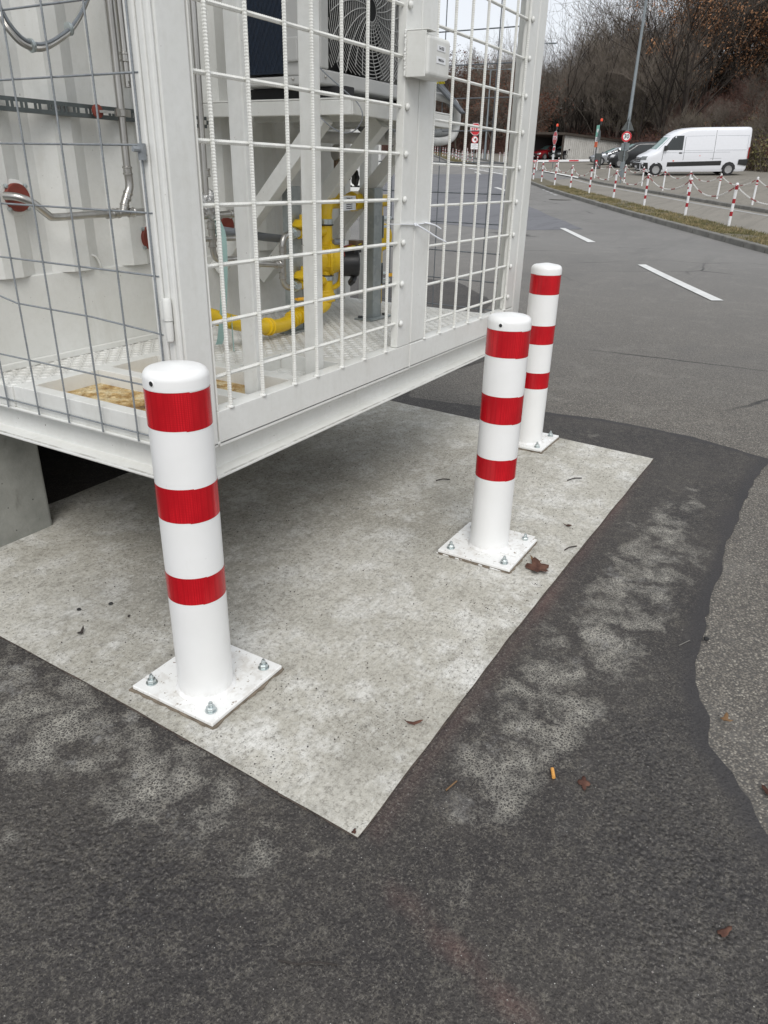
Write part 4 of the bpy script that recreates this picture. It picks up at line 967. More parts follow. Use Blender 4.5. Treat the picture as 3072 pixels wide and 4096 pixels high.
m = MB(); m.lathe(gc + Vector((.93, -.36, 0)).normalized() * .0195, [(.031, 0), (0, .0003)], 24, axis=(.93, -.36, 0)); m.build('dial', 'label_white', pg)
m = MB(); m.tube(smoothp([(2.90, 2.0, .855), (2.955, 1.99, .862), (2.985, 1.985, .885), (2.992, 1.985, .93)]), .0125, 10); m.build('bypass_pipe', Yp, yg, smooth='auto')
m = MB(); m.cyl((2.992, 1.985, .925), (2.992, 1.985, .96), .013, n=8); m.build('pipe_union', 'brass_brown', yg)
for z in (1.145, .935):
    m = MB(); m.lathe((2.715, 2.0, z - .01), [(.02, -.03), (.02, -.012), (.046, -.006), (.052, 0), (.052, .006), (.046, .012), (.036, .022), (.030, .026), (.012, .027), (.011, .045), (0, .046)], 20); m.cyl((2.715, 2.0, z - .055), (2.715, 2.0, z - .02), .022, n=12)
    m.cyl((2.685, 2.0, z - .04), (2.90, 2.0, z - .04), .021, n=12); m.build('diaphragm_regulator', Yp, yg, smooth='auto')
m = MB(); m.tube(smoothp([(2.63, 1.97, .842), (2.70, 1.955, .842), (2.74, 1.95, .835), (2.77, 1.955, .81), (2.775, 1.96, .79)]), .0075, 6); m.beam((2.62, 1.972, .842), (2.75, 1.95, .838), .006, .02, (0, 1, .2)); m.build('valve_lever', 'yellow_lever', yg)
m = MB(); m.lathe((3.40, 2.02, 1.055), [(.055, -.03), (.072, -.02), (.072, .0), (.066, .012), (.030, .02), (.012, .022), (0, .022)], 26, axis=(-.5, -.85, 0)); m.cyl((3.44, 2.06, 1.055), (3.44, 2.06, 1.226), .03, n=12); m.cyl((3.44, 2.06, .72), (3.44, 2.06, 1.055), .03, n=12); m.build('meter_head', Yp, yg, smooth='auto')
m = MB(); m.beam((3.225, 1.87, .897), (3.36, 1.84, .892), .004, .016); m.build('valve_lever', 'yellow_lever', yg)
m = MB(); m.box(2.945, 3.055, 1.945, 1.947, 1.192, 1.252); pl = m.build('data_plate', 'label_white', yg)
for i in range(6): text(pl, 'Bezeichnung  0' + str(3 + i) if i % 2 else 'Druck max   1' + str(i), 'lettering', 'label_ink', (3.0, 1.9440, 1.243 - i * .0085), (1, 0, 0), (0, 0, 1), .0072)
m = MB(); m.tube(smoothp([(2.915, 1.97, 1.062), (2.925, 1.955, 1.045), (2.95, 1.94, 1.04), (2.99, 1.92, 1.048), (3.03, 1.90, 1.058)]), .0045, 6); m.tube(smoothp([(2.945, 1.94, 1.03), (2.94, 1.93, .995), (2.955, 1.92, .972), (2.98, 1.915, .985), (2.99, 1.91, 1.01)]), .0045, 6); m.build('red_lead', 'red_flange_paint', yg, smooth=True)
m = MB(); m.beam((2.945, 1.925, 1.035), (3.02, 1.895, 1.052), .002, .016, (0, -1, 0)); m.build('marker_tag', 'tag_yellow', yg)
m = MB(); m.box(2.945, 2.985, 1.938, 1.940, 1.045, 1.065); m.build('marker_tag', 'label_white', yg)
m = MB(); m.box(2.925, 2.94, 1.93, 1.97, 1.05, 1.075); m.cyl((2.885, 1.955, 1.062), (2.92, 1.94, 1.062), .012, n=10); m.build('cable_conduit', 'grey_cable', yg, smooth='auto')
# galvanised strut posts
def strut(x, y, z1, lab, side):
    t = thing('strut_post', lab, 'strut post', (x + .04, y + .02, FLZ))
    m = MB(); m.box(x, x + .075, y, y + .004, FLZ + .009, z1); m.box(x, x + .003, y + .0045, y + .041, FLZ + .009, z1); m.box(x + .072, x + .075, y + .0045, y + .041, FLZ + .009, z1); m.build('channel', 'galvanised_steel', t, bevel=.001)
    m = MB(); m.box(x + .0755, x + .0875, y + .006, y + .036, FLZ + .01, z1 - .35); m.build('rubber_strip', 'black_rubber', t)
    m = MB(); m.box(x - .06, x + .14, y - .03, y + .07, FLZ + .002, FLZ + .009); m.build('foot_plate', 'galvanised_steel', t, bevel=.001)
    m = MB()
    for dx, dy in ((-.035, .05), (.115, .0)): m.lathe((x + dx, y + dy, FLZ + .009), [(.012, 0), (.012, .009), (0, .010)], 6)
    m.build('bolt', 'black_plastic', t)
    if side:
        m = MB()
        for zz in (1.115, .90): m.box(x + .089, x + .092, y + .0, y + .03, zz - .05, zz + .05); m.cyl((x + .092, y + .012, zz), (x + .13, y + .0, zz), .0065, n=6); m.cyl((x + .092, y + .012, zz - .035 if zz < 1 else zz + .035), (x + .15, y + .0, zz - .035 if zz < 1 else zz + .035), .011, n=8)
        m.build('pipe_bracket', 'zinc', t, smooth='auto')
strut(3.145, 1.90, 1.285, 'grey galvanised strut post right of the yellow gas pipes', True)
strut(2.66, 2.02, 1.29, 'grey galvanised strut post half hidden behind the yellow regulators', False)
# white cable tie round the door stiles
zt_ = thing('cable_tie', 'long white cable tie pulled round the middle stiles of the cage doors', 'cable tie', (2.66, 1.42, 1.17))
m = MB(); m.beam((2.470, 1.425, 1.180), (2.664, 1.424, 1.171), .002, .007, (0, -1, 0)); m.beam((2.664, 1.424, 1.171), (2.788, 1.424, 1.173), .002, .007, (0, -1, 0)); m.box(2.656, 2.668, 1.417, 1.425, 1.166, 1.177); m.build('strap_band', 'zip_white', zt_)
m = MB(); m.tube(smoothp([(2.664, 1.418, 1.170), (2.72, 1.40, 1.146), (2.78, 1.385, 1.120), (2.842, 1.375, 1.100)]), .0032, 6); m.tube(smoothp([(2.73, 1.418, 1.175), (2.78, 1.40, 1.166), (2.822, 1.39, 1.149)]), .003, 6); m.build('tie_tail', 'zip_white', zt_, smooth=True)

# ================================================================== BOLLARDS
def bollard(x, y, lab, rot, hole, plate2, H, bands):
    t = thing('bollard', lab, 'bollard', (x, y, GL + .010), 'red and white bollards bolted down beside the container')
    z = GL + .0128; r = .076; px, py = x + rot[0], y + rot[1]
    m = MB(); hw = .150; m.box(px - hw, px + hw, py - hw, py + hw, z + .001, z + .013)
    p = m.build('base_plate', 'painted_base_plate', t, bevel=.0025)
    m = MB(); P = []
    for k in range(160):
        u = k / 40; sd_ = int(u); f = (u - sd_) * 2 - 1; q = ((f, -1), (1, f), (-f, 1), (-1, -f))[sd_]; e = hw + .004 + .006 * fnoise(x + q[0] * .15, y + q[1] * .15, 3, 30) + .004 * fnoise(x + q[0], y + q[1], 3, 9)
        P.append((px + q[0] * e, py + q[1] * e))
    m.prism(P, GL + .0075, z + .0006, lambda u, v, w_: (u, v, w_)); m.build('grout_bed', 'grout', t)
    if plate2:
        m = MB(); m.box(px - .045, px + hw + .012, py - hw + .012, py + hw - .10, z + .0135, z + .017); m.box(px - hw - .004, px + hw + .003, py - hw + .03, py + hw + .004, z - .004, z + .0005); m.build('shim_plate', 'painted_base_plate', t, bevel=.001)
    m = MB()
    m.lathe((x, y, z + .0135), [(r + .008, 0), (r + .004, .005), (r, .009), (r, H - .0135)], 48)
    m.build('tube', 'white_powder_coat', t, smooth='auto')
    m = MB(); cp = [(r + .001, 0), (r + .001, .022)] + [(r + .001 - .022 * (1 - cos(a)), .022 + .022 * sin(a)) for a in np.linspace(.2, pi / 2, 7)] + [(r - .04, .0475), (.015, .051), (0, .0515)]
    m.lathe((x, y, z + H + .0005), cp, 48); c = m.build('cap', 'white_powder_coat', t, smooth='auto')
    a = R(hole + 180); m = MB()
    if hole < 900:
        d = Vector((cos(a), sin(a), 0)); m.lathe(Vector((x, y, z + H + .018)) + d * (r - .004), [(.0062, 0), (.0062, .0056), (0, .0057)], 16, axis=d); m.build('drain_hole', 'pit_black', c)
        m = MB(); m.lathe(Vector((x, y, z + H + .018)) + d * (r - .002), [(.0063, 0), (.0063, .004), (.0085, .0034), (.0085, 0)], 18, axis=d, cap=False); m.build('hole_rim', 'white_powder_coat', c, smooth='auto')
    for k, (b0, b1) in enumerate(bands):
        m = MB(); n = 64; st_a = a + .9 + random.uniform(-.1, .1)
        tape = []
        for i in range(n + 3):
            tt = st_a + 2 * pi * i / n; rr = r + .0006 + (.0005 if i >= n else 0); sk = .0018 * (i / n - .5)
            m.v += [(x + rr * cos(tt), y + rr * sin(tt), z + b0 + sk), (x + rr * cos(tt), y + rr * sin(tt), z + b1 + sk)]
        m.f = [(2 * i, 2 * i + 2, 2 * i + 3, 2 * i + 1) for i in range(n + 2)]; m.mi = [0] * len(m.f)
        m.build('reflective_band', 'red_reflective_tape', t, smooth=True)
    for sx, sy in ((-1, -1), (1, -1), (1, 1), (-1, 1)):
        bx_, by_ = px + sx * .112, py + sy * .112; zz = z + .0135
        m = MB(); m.lathe((bx_, by_, zz), [(.0165, 0), (.0165, .0025), (0.009, .0026)], 18); m.lathe((bx_, by_, zz + .0027), [(.0125, 0), (.013, .001), (.013, .010), (.0115, .0115), (.006, .0115)], 6); m.lathe((bx_, by_, zz + .012), [(.0065, 0), (.0065, .012), (.0045, .013), (.004, .018), (0, .018)], 10)
        m.build('anchor_bolt', 'zinc', t, bevel=.0004)
    m = MB()
    return t
bollard(1.211, 1.268, 'nearest red and white bollard, standing in front of the container corner', (.032, .020), 0, False, .884, ((.791, .883), (.555, .645), (.321, .399)))
bollard(2.465, .930, 'middle red and white bollard with a stepped double base plate beside a dead leaf', (-.005, .0), -1, True, .866, ((.773, .865), (.532, .633), (.312, .394)))
bollard(3.755, 1.245, 'farthest of the three bolted red and white bollards, behind the right end of the cage', (.035, .03), 999, False, .905, ((.810, .904), (.560, .655), (.325, .410)))

# ================================================================== CHAIN POSTS AND CHAINS
FP = [(20.46, 2.39), (22.98, 3.85), (25.9, 5.63), (29.11, 7.45), (31.81, 9.14), (35.13, 10.97), (37.99, 12.67), (40.8, 14.34), (43.0, 15.6)]
FP = [(17.9, .72)] + FP
BP = [(29.66, 2.86), (32.4, 4.39), (35.2, 5.95), (37.28, 7.39), (41.03, 9.18), (43.31, 10.64), (45.04, 11.95), (46.24, 13.08)]
BP = [(27.3, 1.2)] + BP
def post(x, y, z, H, bands, lab, group, r=.034):
    t = thing('chain_post', lab, 'post', (x, y, z), group)
    lx, ly = random.uniform(-.012, .012), random.uniform(-.012, .012)
    def at(h): return (x + lx * h, y + ly * h, z + h)
    m = MB(); m.tube([at(-.05), at(H - .05)], r, 12, True); m.build('tube', 'post_white', t, smooth='auto')
    m = MB(); m.lathe(at(H - .0495), [(r + .002, 0), (r + .002, .03), (r * .6, .048), (0, .05)], 12); m.cyl((at(H - .06)[0] - .05, y, at(H - .06)[2]), (at(H - .06)[0] + .05, y, at(H - .06)[2]), .008, n=6); m.build('cap', 'post_white', t, smooth='auto')
    for b0, b1 in bands:
        m = MB(); m.tube([at(b0), at(b1)], r + .0015, 12, True); m.build('red_band', 'post_red', t, smooth='auto')
    return t
FB = [(.80, .90), (.50, .60), (.22, .32)]
for i, (x, y) in enumerate(FP):
    if i == 0: lab = 'red banded chain post just past the right picture edge on the grass verge'
    else: lab = '%s red banded chain post from the right on the grass verge' % ('rightmost whole' if i == 1 else ORDN[i - 1])
    post(x, y, gz(x) + .11, .95, FB, lab, 'chain posts along the grass verge')
for i, (x, y) in enumerate(BP):
    H = .87; bd = [(.70, .78), (.62, .66)] if i not in (3, 6) else [(.74, .80), (.46, .54), (.18, .26)]
    post(x, y, gz(x) + .04, H, bd, 'white chain post %s from the right on the kerb of the car park' % ORDN[i], 'chain posts along the car park kerb')
def chain(p, q, sag, lab, group, ls=.052):
    p, q = Vector(p), Vector(q); L = (q - p).length; n = int(L * 1.06 / (ls * .74)); m = MB(); al = []
    for i in range(n):
        t = (i + .5) / n; c = p.lerp(q, t); c.z -= sag * 4 * t * (1 - t); t2 = t + .5 / n; t1 = t - .5 / n
        a = p.lerp(q, t1); a.z -= sag * 4 * t1 * (1 - t1); b = p.lerp(q, t2); b.z -= sag * 4 * t2 * (1 - t2)
        d = (b - a).normalized(); s = d.cross(Vector((0, 0, 1))).normalized(); u = s.cross(d)
        e = s if i % 2 else u; pts = [c + d * (ls / 2 * cos(2 * pi * k / 8)) + e * (ls * .30 * sin(2 * pi * k / 8)) for k in range(9)]
        k0 = len(m.v); m.tube(pts, .0052, 4, False); al += [i * ls * .74] * (len(m.v) - k0)
    m.at['along'] = al
    return m.build('chain', 'chain_red_white_plastic', origin=tuple(p.lerp(q, .5) - Vector((0, 0, sag))), smooth=True, label=lab, category='chain', group=group)
for i in range(len(FP) - 1):
    a, b = FP[i], FP[i + 1]
    chain((a[0], a[1], gz(a[0]) + .11 + .885), (b[0], b[1], gz(b[0]) + .11 + .885), random.uniform(.30, .36),
          'red and white plastic chain sagging between verge posts, %s span from the right' % ORDN[i], 'chains between the verge posts')
for i in range(len(BP) - 1):
    a, b = BP[i], BP[i + 1]
    chain((a[0], a[1], gz(a[0]) + .04 + .81), (b[0], b[1], gz(b[0]) + .04 + .81), random.uniform(.26, .31),
          'plastic chain sagging between car park kerb posts, %s span from the right' % ORDN[i], 'chains between the kerb posts', .058)
# farther posts seen through the right cage door
LP = [(59.6, 26.9), (60.7, 27.8), (63.0, 29.4), (64.2, 30.3), (65.6, 31.2), (67.0, 31.9), (68.4, 32.9), (69.8, 33.9), (70.6, 34.5), (71.5, 35.2), (72.4, 35.9), (73.3, 36.7), (74.2, 37.4), (75.2, 38.2)]
for i, (x, y) in enumerate(LP):
    post(x, y, gz(x) + .1, .80, [(.68, .75), (.46, .54), (.22, .30)], '%s small banded post beside the far STOP sign, counted from the right' % ORDN[i].capitalize(), 'far posts on the traffic island', .03)
WP = [(61.4, 24.3), (62.8, 25.5), (63.3, 26.1), (66.4, 28.1), (66.9, 28.7), (68.2, 29.6), (69.6, 30.4), (70.7, 31.2), (71.4, 31.8), (72.6, 32.9), (74, 34.0), (75.5, 35.1)]
for i, (x, y) in enumerate(WP):
    post(x, y, gz(x) + .05, .76, [(.66, .72), (.54, .58)], '%s white post from the right on the far kerb seen through the cage' % ORDN[i].capitalize(), 'far white posts beyond the cage', .033)
for x, y, k in ((53.54, 19.26, 'left'), (52.2, 17.3, 'right')):
    post(x, y, gz(x) + .03, .85, [(.70, .78), (.60, .64)], 'small white post under the raised barrier arm, %s of the pair' % k, 'posts under the barrier arm')
# ================================================================== SIGNS, BARRIER, LAMPS
def disc(m, c, n_, r, th, seg=28, rot=0): 
    m.lathe(Vector(c) - Vector(n_).normalized() * th / 2, [(r, 0), (r, th)], seg, axis=n_)
def plate(m, c, n_, w_, h_, th=.004):
    n_ = Vector(n_).normalized(); s = Vector((0, 0, 1)).cross(n_).normalized(); c = Vector(c)
    vs = [c + n_ * k * th / 2 + s * i * w_ / 2 + Vector((0, 0, 1)) * j * h_ / 2 for k in (-1, 1) for i, j in ((-1, -1), (1, -1), (1, 1), (-1, 1))]
    m.add(vs, [(3, 2, 1, 0), (4, 5, 6, 7), (0, 1, 5, 4), (1, 2, 6, 5), (2, 3, 7, 6), (3, 0, 4, 7)])
def facing(x, y, rotdeg=0):
    a = atan2(y, x) + pi + R(rotdeg); return Vector((cos(a), sin(a), 0))
# 30 sign on its post
x, y, z = 42.80, 10.70, 1.17
t = thing('road_sign', 'round 30 speed limit sign above grey sign backs, in front of the lamp pole', 'road sign', (x, y, z))
m = MB(); m.cyl((x, y, z - .1), (x, y, 4.30), .032, n=12); m.build('sign_post', 'pole_grey', t, smooth='auto')
n_ = facing(x, y, 0); s_ = Vector((0, 0, 1)).cross(n_).normalized()
cS = Vector((x, y, 3.372)) + n_ * .05 - s_ * .02
m = MB(); disc(m, cS, n_, .245, .004); f = m.build('speed_sign', 'sign_white', t)
m = MB(); m.lathe(cS + n_ * .0025, [(.170, 0), (.170, .002), (.243, .002), (.243, 0)], 32, axis=n_, cap=False); m.build('red_ring', 'sign_red', f)
text(f, '30', 'numerals', 'sign_black', cS + n_ * .005, s_, (0, 0, 1), .27, .001, bold=True)
nb = facing(x, y, 14); sb = Vector((0, 0, 1)).cross(nb).normalized(); c = Vector((x, y, 0)) - nb * .05
m = MB(); m.add([c + sb * -.33 + Vector((0, 0, 3.66)), c + sb * .33 + Vector((0, 0, 3.66)), c + Vector((0, 0, 4.26))] + [c - nb * .004 + sb * -.33 + Vector((0, 0, 3.66)), c - nb * .004 + sb * .33 + Vector((0, 0, 3.66)), c - nb * .004 + Vector((0, 0, 4.26))],
    [(0, 1, 2), (5, 4, 3), (0, 3, 4, 1), (1, 4, 5, 2), (2, 5, 3, 0)]); m.build('sign_back', 'sign_back_grey', t)
m = MB(); plate(m, c + Vector((0, 0, 2.92)), nb, .42, .32); m.build('sign_back', 'pole_grey', t)
m = MB(); disc(m, c + Vector((0, 0, 2.47)) - sb * .04, nb, .27, .004); m.build('sign_back', 'sign_back_grey', t)
m = MB()
for h in (4.0, 3.7, 3.45, 2.98, 2.86, 2.5): m.beam(Vector((x, y, h)) - sb * .05, Vector((x, y, h)) + sb * .05, .09, .03)
m.build('clamp', 'pole_grey', t)
# lamp pole behind it
def lamp(x, y, z0, top, r0, r1, lab, arms):
    t = thing('street_lamp', lab, 'street lamp', (x, y, z0))
    m = MB(); m.tube([(x, y, z0 - .1), (x, y, z0 + 1.2), (x, y, z0 + 1.25), (x, y, top)], r0, 16, True, [r0 * 1.25, r0 * 1.2, r0, r1]); m.build('pole', 'pole_grey', t, smooth='auto')
    for dx, dy in arms:
        m = MB(); m.tube([(x, y, top), (x + dx * .5, y + dy * .5, top + .08), (x + dx, y + dy, top + .1)], .03, 8); m.build('arm', 'pole_grey', t, smooth=True)
        d = Vector((dx, dy, 0)).normalized(); m = MB(); m.beam(Vector((x + dx, y + dy, top + .1)), Vector((x + dx, y + dy, top + .12)) + d * .6, .24, .09); m.build('luminaire', 'pole_grey', t, bevel=.03)
    return t
lamp(48.0, 12.02, gz(48) + .03, 12.2, .105, .06, 'tall grey lamp pole rising behind the 30 speed limit sign', [(-.9, .6)])
lamp(67.7, 29.35, gz(67.7) + .03, 9.68, .085, .05, 'twin armed lamp pole behind the far STOP sign, seen through the cage', [(.75, -1.2), (-.65, 1.2)])
lamp(60.9, 23.15, gz(60.9) + .03, 10.38, .09, .05, 'lamp pole hidden by the right cage post, only its lamp head showing', [(.6, -1.0)])
def octagon(m, c, n_, r, th):
    m.lathe(Vector(c) - Vector(n_).normalized() * th / 2, [(r, 0), (r, th)], 8, axis=n_)
def stop_sign(x, y, z0, zc_, R_, n_, lab, top, H_text, extra, lamp_top=False):
    t = thing('stop_sign', lab, 'road sign', (x, y, z0)); n_ = Vector(n_); s_ = Vector((0, 0, 1)).cross(n_).normalized()
    m = MB(); m.cyl((x, y, z0 - .1), (x, y, top), .032, n=10); m.build('sign_post', 'pole_grey', t, smooth='auto')
    c = Vector((x, y, zc_)) + n_ * .045
    def octv(r, k): return [c + n_ * k + (s_ * cos(pi / 8 + pi / 4 * i) + Vector((0, 0, 1)) * sin(pi / 8 + pi / 4 * i)) * r for i in range(8)]
    m = MB(); m.add(octv(R_, -.002) + octv(R_, .002), [tuple(range(8))[::-1], tuple(range(8, 16))] + [(i, (i + 1) % 8, 8 + (i + 1) % 8, 8 + i) for i in range(8)]); f = m.build('sign_face', 'sign_white', t)
    m = MB(); m.add(octv(R_ * .94, .0045), [tuple(range(8))]); m.build('red_field', 'sign_red', f)
    text(f, 'STOP', 'lettering', 'sign_white', c + n_ * .0075, s_, (0, 0, 1), H_text, .001, bold=True)
    extra(t, n_, s_); return t
def ex1(t, n_, s_):
    c = Vector((59.6, 26.8, 3.98)) + n_ * .045; m = MB(); disc(m, c, n_, .27, .004); f = m.build('ban_sign', 'sign_white', t)
    m = MB(); m.lathe(c + n_ * .0025, [(.215, 0), (.215, .002), (.268, .002), (.268, 0)], 28, axis=n_, cap=False); m.beam(c + n_ * .006 - s_ * .16 + Vector((0, 0, .16)), c + n_ * .006 + s_ * .16 - Vector((0, 0, .16)), .04, .002, n_); m.build('red_ring', 'sign_red', f)
    m = MB(); plate(m, c + n_ * .004 + s_ * .04 - Vector((0, 0, .03)), n_, .2, .07, .002); plate(m, c + n_ * .004 + s_ * .07 + Vector((0, 0, .05)), n_, .09, .12, .002); m.build('symbol', 'sign_black', f)
    c = Vector((59.6, 26.8, 3.50)) + n_ * .045; m = MB(); plate(m, c, n_, .56, .42); f = m.build('notice_plate', 'sign_white', t)
    for k, (s, sz) in enumerate((('Achtung', .085), ('Sperrschranke', .075), ('Einfahrt nur', .065), ('nach Anmeldung', .065), ('gestattet', .055))): text(f, s, 'lettering', 'sign_black', c + n_ * .0035 + Vector((0, 0, .155 - .078 * k)), s_, (0, 0, 1), sz, .0005)
stop_sign(59.6, 26.8, gz(59.6) + .1, 4.71, .455, facing(59.6, 26.8, 6), 'far STOP sign with round ban sign below, seen through the right cage door', 5.1, .34, ex1)
def ex2(t, n_, s_):
    x, y = 55.7, 18.86; n2 = facing(x, y, -60); m = MB(); plate(m, Vector((x, y, 3.2)) + n2 * .04, n2, .30, .42); f = m.build('small_plate', 'sign_white', t)
    m = MB(); disc(m, Vector((x, y, 3.22)) + n2 * .045, n2, .13, .003, 20); m.build('red_disc', 'sign_red', f)
    m = MB(); plate(m, Vector((x, y, 2.70)) + n2 * .04, n2, .26, .36); m.build('small_plate', 'sign_white', t)
    m = MB(); m.cyl((x, y - .03, 4.42), (x, y - .03, 4.62), .07, n=12); m.build('lamp_base', 'trim_black', t, smooth='auto')
    m = MB(); m.lathe((x, y - .03, 4.62), [(.08, 0), (.08, .12), (.05, .17), (0, .18)], 12); m.build('beacon', 'lamp_orange', t, smooth='auto')
stop_sign(55.7, 18.86, gz(55.7) + .03, 3.90, .45, facing(55.7, 18.86, -70), 'STOP sign seen almost edge on in front of the carport, red beacon on top', 4.7, .34, ex2)
x, y, z = 56.24, 16.05, gz(56.2) + .03
t = thing('barrier_post', 'slim dark post at the barrier with green, white and orange plates and a beacon', 'post', (x, y, z))
m = MB(); m.cyl((x, y, z), (x, y, 4.75), .045, n=10); m.build('post', 'sign_back_grey', t, smooth='auto')
nL = facing(x, y, -62)
for zz, hh, ww, mt in ((4.36, .70, .42, 'sign_green'), (3.84, .30, .40, 'sign_white'), (3.53, .34, .42, 'sign_orange')):
    m = MB(); plate(m, Vector((x, y, zz)) + nL * .06, nL, ww, hh); pp = m.build('plate', mt, t)
    m = MB()
    if mt == 'sign_green': 
        disc(m, Vector((x, y, zz + .02)) + nL * .065, nL, .12, .003, 16); m.build('symbol', 'sign_white', pp)
    elif mt == 'sign_orange': plate(m, Vector((x, y, zz)) + nL * .065, nL, .08, .2, .003); m.build('symbol', 'sign_red', pp)
    else: plate(m, Vector((x, y, zz + .03)) + nL * .065, nL, .24, .04, .003); plate(m, Vector((x, y, zz - .06)) + nL * .065, nL, .18, .04, .003); m.build('symbol', 'sign_black', pp)
nB = facing(x, y, 75); m = MB(); octagon(m, Vector((x, y, 4.05)) + nB * .08, nB, .42, .006); m.build('sign_back', 'pole_grey', t)
m = MB(); m.cyl((x + .02, y - .12, 4.72), (x + .02, y - .12, 4.95), .075, n=12); m.build('lamp_base', 'trim_black', t, smooth='auto')
m = MB(); m.lathe((x + .02, y - .12, 4.95), [(.08, 0), (.08, .12), (.05, .17), (0, .18)], 12); m.build('beacon', 'lamp_orange', t, smooth='auto')
t = thing('barrier', 'lowered red and white striped barrier arm with dark drive cabinet', 'barrier', (56.3, 16.0, z))
m = MB(); m.box(56.15, 56.5, 15.65, 16.0, z, 2.98); m.build('cabinet', 'sign_back_grey', t, bevel=.02)
m = MB(); m.lathe((56.0, 15.85, 2.42), [(.09, -.01), (.09, .12), (0, .13)], 12); m.build('signal_lamp', 'sign_red', t, smooth='auto')
p0 = Vector((55.9, 16.3, 2.52)); p1 = Vector((54.2, 21.4, 2.36)); m = MB(); m.beam(p0, p1, .04, .13); am = m.build('arm', 'sign_white', t, bevel=.01)
for a, b in ((.14, .26), (.40, .52), (.66, .78), (.9, .99)):
    m = MB(); m.beam(p0.lerp(p1, a), p0.lerp(p1, b), .044, .085); m.build('red_stripe', 'sign_red', am)
m = MB(); m.beam(p0.lerp(p1, .0) - Vector((0, 0, .085)), p1 - Vector((0, 0, .085)), .03, .03); m.build('rubber_edge', 'trim_black', am)

# ================================================================== VEHICLES (loft of rounded horizontal sections)
def place_rot(o, loc, heading):
    lx = Vector((cos(heading), sin(heading), 0)); n = Vector((-.061, 0, 1)).normalized(); lx = (lx - n * lx.dot(n)).normalized(); ly = n.cross(lx)
    o.matrix_world = Matrix(((lx.x, ly.x, n.x, loc[0]), (lx.y, ly.y, n.y, loc[1]), (lx.z, ly.z, n.z, loc[2]), (0, 0, 0, 1)))
def vehicle(name, label, cat, loc, heading, rows, wb, wr, paint, side_wins, screen, extras, ne=7, rim_style=5, track=None, group=None, nf=3.4):
    t = thing(name, label, cat, (0, 0, 0), group); place_rot(t, loc, heading)
    NL = wb * .20
    def prm(z):
        for a, b in zip(rows, rows[1:]):
            if z <= b[0] or b is rows[-1]:
                q = max(0, min(1, (z - a[0]) / (b[0] - a[0]))); return [a[k] + (b[k] - a[k]) * q for k in (1, 2, 3)]
    def side(x, z):
        xf, xr, hw = prm(z); a = (xf - xr) / 2; u = min(.999, abs((x - (xf + xr) / 2) / a)); e = nf if x > (xf + xr) / 2 + a * .5 else ne; e = ne
        if x > xf - NL: u = (x - xf + NL) / NL; u = min(.999, u); e = nf; return hw * (1 - u ** e) ** (1 / e)
        return hw * (1 - u ** ne) ** (1 / ne)
    def front(y, z, rear=False):
        xf, xr, hw = prm(z); a = (xf - xr) / 2; v = min(.999, abs(y / hw)); 
        if not rear: return xf - NL + NL * (1 - v ** nf) ** (1 / nf)
        return (xf + xr) / 2 - a * (1 - v ** ne) ** (1 / ne)
    m = MB(); n = 64; L = []
    for i in range(len(rows) - 1):
        k = max(1, int((rows[i + 1][0] - rows[i][0]) / .07)); L += [rows[i][0] + (rows[i + 1][0] - rows[i][0]) * j / k for j in range(k)]
    L.append(rows[-1][0])
    for z in L:
        xf, xr, hw = prm(z); a = (xf - xr) / 2
        for k in range(n):
            th = 2 * pi * k / n; c, s = cos(th), sin(th)
            if c > 1e-9: m.v.append((xf - NL + NL * abs(c) ** (2 / nf), hw * math.copysign(abs(s) ** (2 / nf), s), z))
            else: m.v.append(((xf - NL + xr) / 2 - (xf - NL - xr) / 2 * (1 if abs(s) < .999 else 0) * 1.0 if False else xr + (xf - NL - xr) * (1 - abs(c) ** (2 / ne)), hw * math.copysign(abs(s) ** (2 / ne), s), z))
    for i in range(len(L) - 1):
        for k in range(n): m.f.append((i * n + k, i * n + (k + 1) % n, (i + 1) * n + (k + 1) % n, (i + 1) * n + k))
    m.f.append(tuple(range(n))[::-1]); m.f.append(tuple(range((len(L) - 1) * n, len(L) * n))); m.mi = [0] * len(m.f)
    body = m.build('body', paint, t, local=True, smooth='auto')
    def sp(poly, off=.006, nm='window', mat='window_glass', both=True, par=None):
        for sg in ((1, -1) if both else (1,)):
            mm = MB(); P = []
            for i, p in enumerate(poly):
                q = poly[(i + 1) % len(poly)]
                for k in range(4): P.append((p[0] + (q[0] - p[0]) * k / 4, p[1] + (q[1] - p[1]) * k / 4))
            cx = sum(p[0] for p in P) / len(P); cz = sum(p[1] for p in P) / len(P); N = len(P)
            V = [(p[0], sg * (side(p[0], p[1]) + off), p[1]) for p in P] + [(cx + (p[0] - cx) * .5, sg * (side(cx + (p[0] - cx) * .5, cz + (p[1] - cz) * .5) + off), cz + (p[1] - cz) * .5) for p in P] + [(cx, sg * (side(cx, cz) + off), cz)]
            F = [(i, (i + 1) % N, N + (i + 1) % N, N + i) for i in range(N)] + [(N + i, N + (i + 1) % N, 2 * N) for i in range(N)]
            mm.add(V, F); mm.build(nm, mat, par or t, local=True, smooth=True)
    def fp(y0, y1, z0, z1, off=.006, nm='grille', mat='trim_black', rear=False, par=None, taper=0, ny=10, nz=6):
        mm = MB()
        for j in range(nz + 1):
            z = z0 + (z1 - z0) * j / nz
            for i in range(ny + 1):
                y = (y0 + (y1 - y0) * i / ny) * (1 - taper * j / nz); mm.v.append((front(y, z, rear) + (-off if rear else off), y, z))
        mm.f = [(j * (ny + 1) + i, j * (ny + 1) + i + 1, (j + 1) * (ny + 1) + i + 1, (j + 1) * (ny + 1) + i) for j in range(nz) for i in range(ny)]; mm.mi = [0] * len(mm.f)
        return mm.build(nm, mat, par or t, local=True, smooth=True)
    for w_ in side_wins: sp(w_)
    if screen: fp(-screen[0], screen[0], screen[1], screen[2], .006, 'windscreen', 'windscreen', taper=.12)
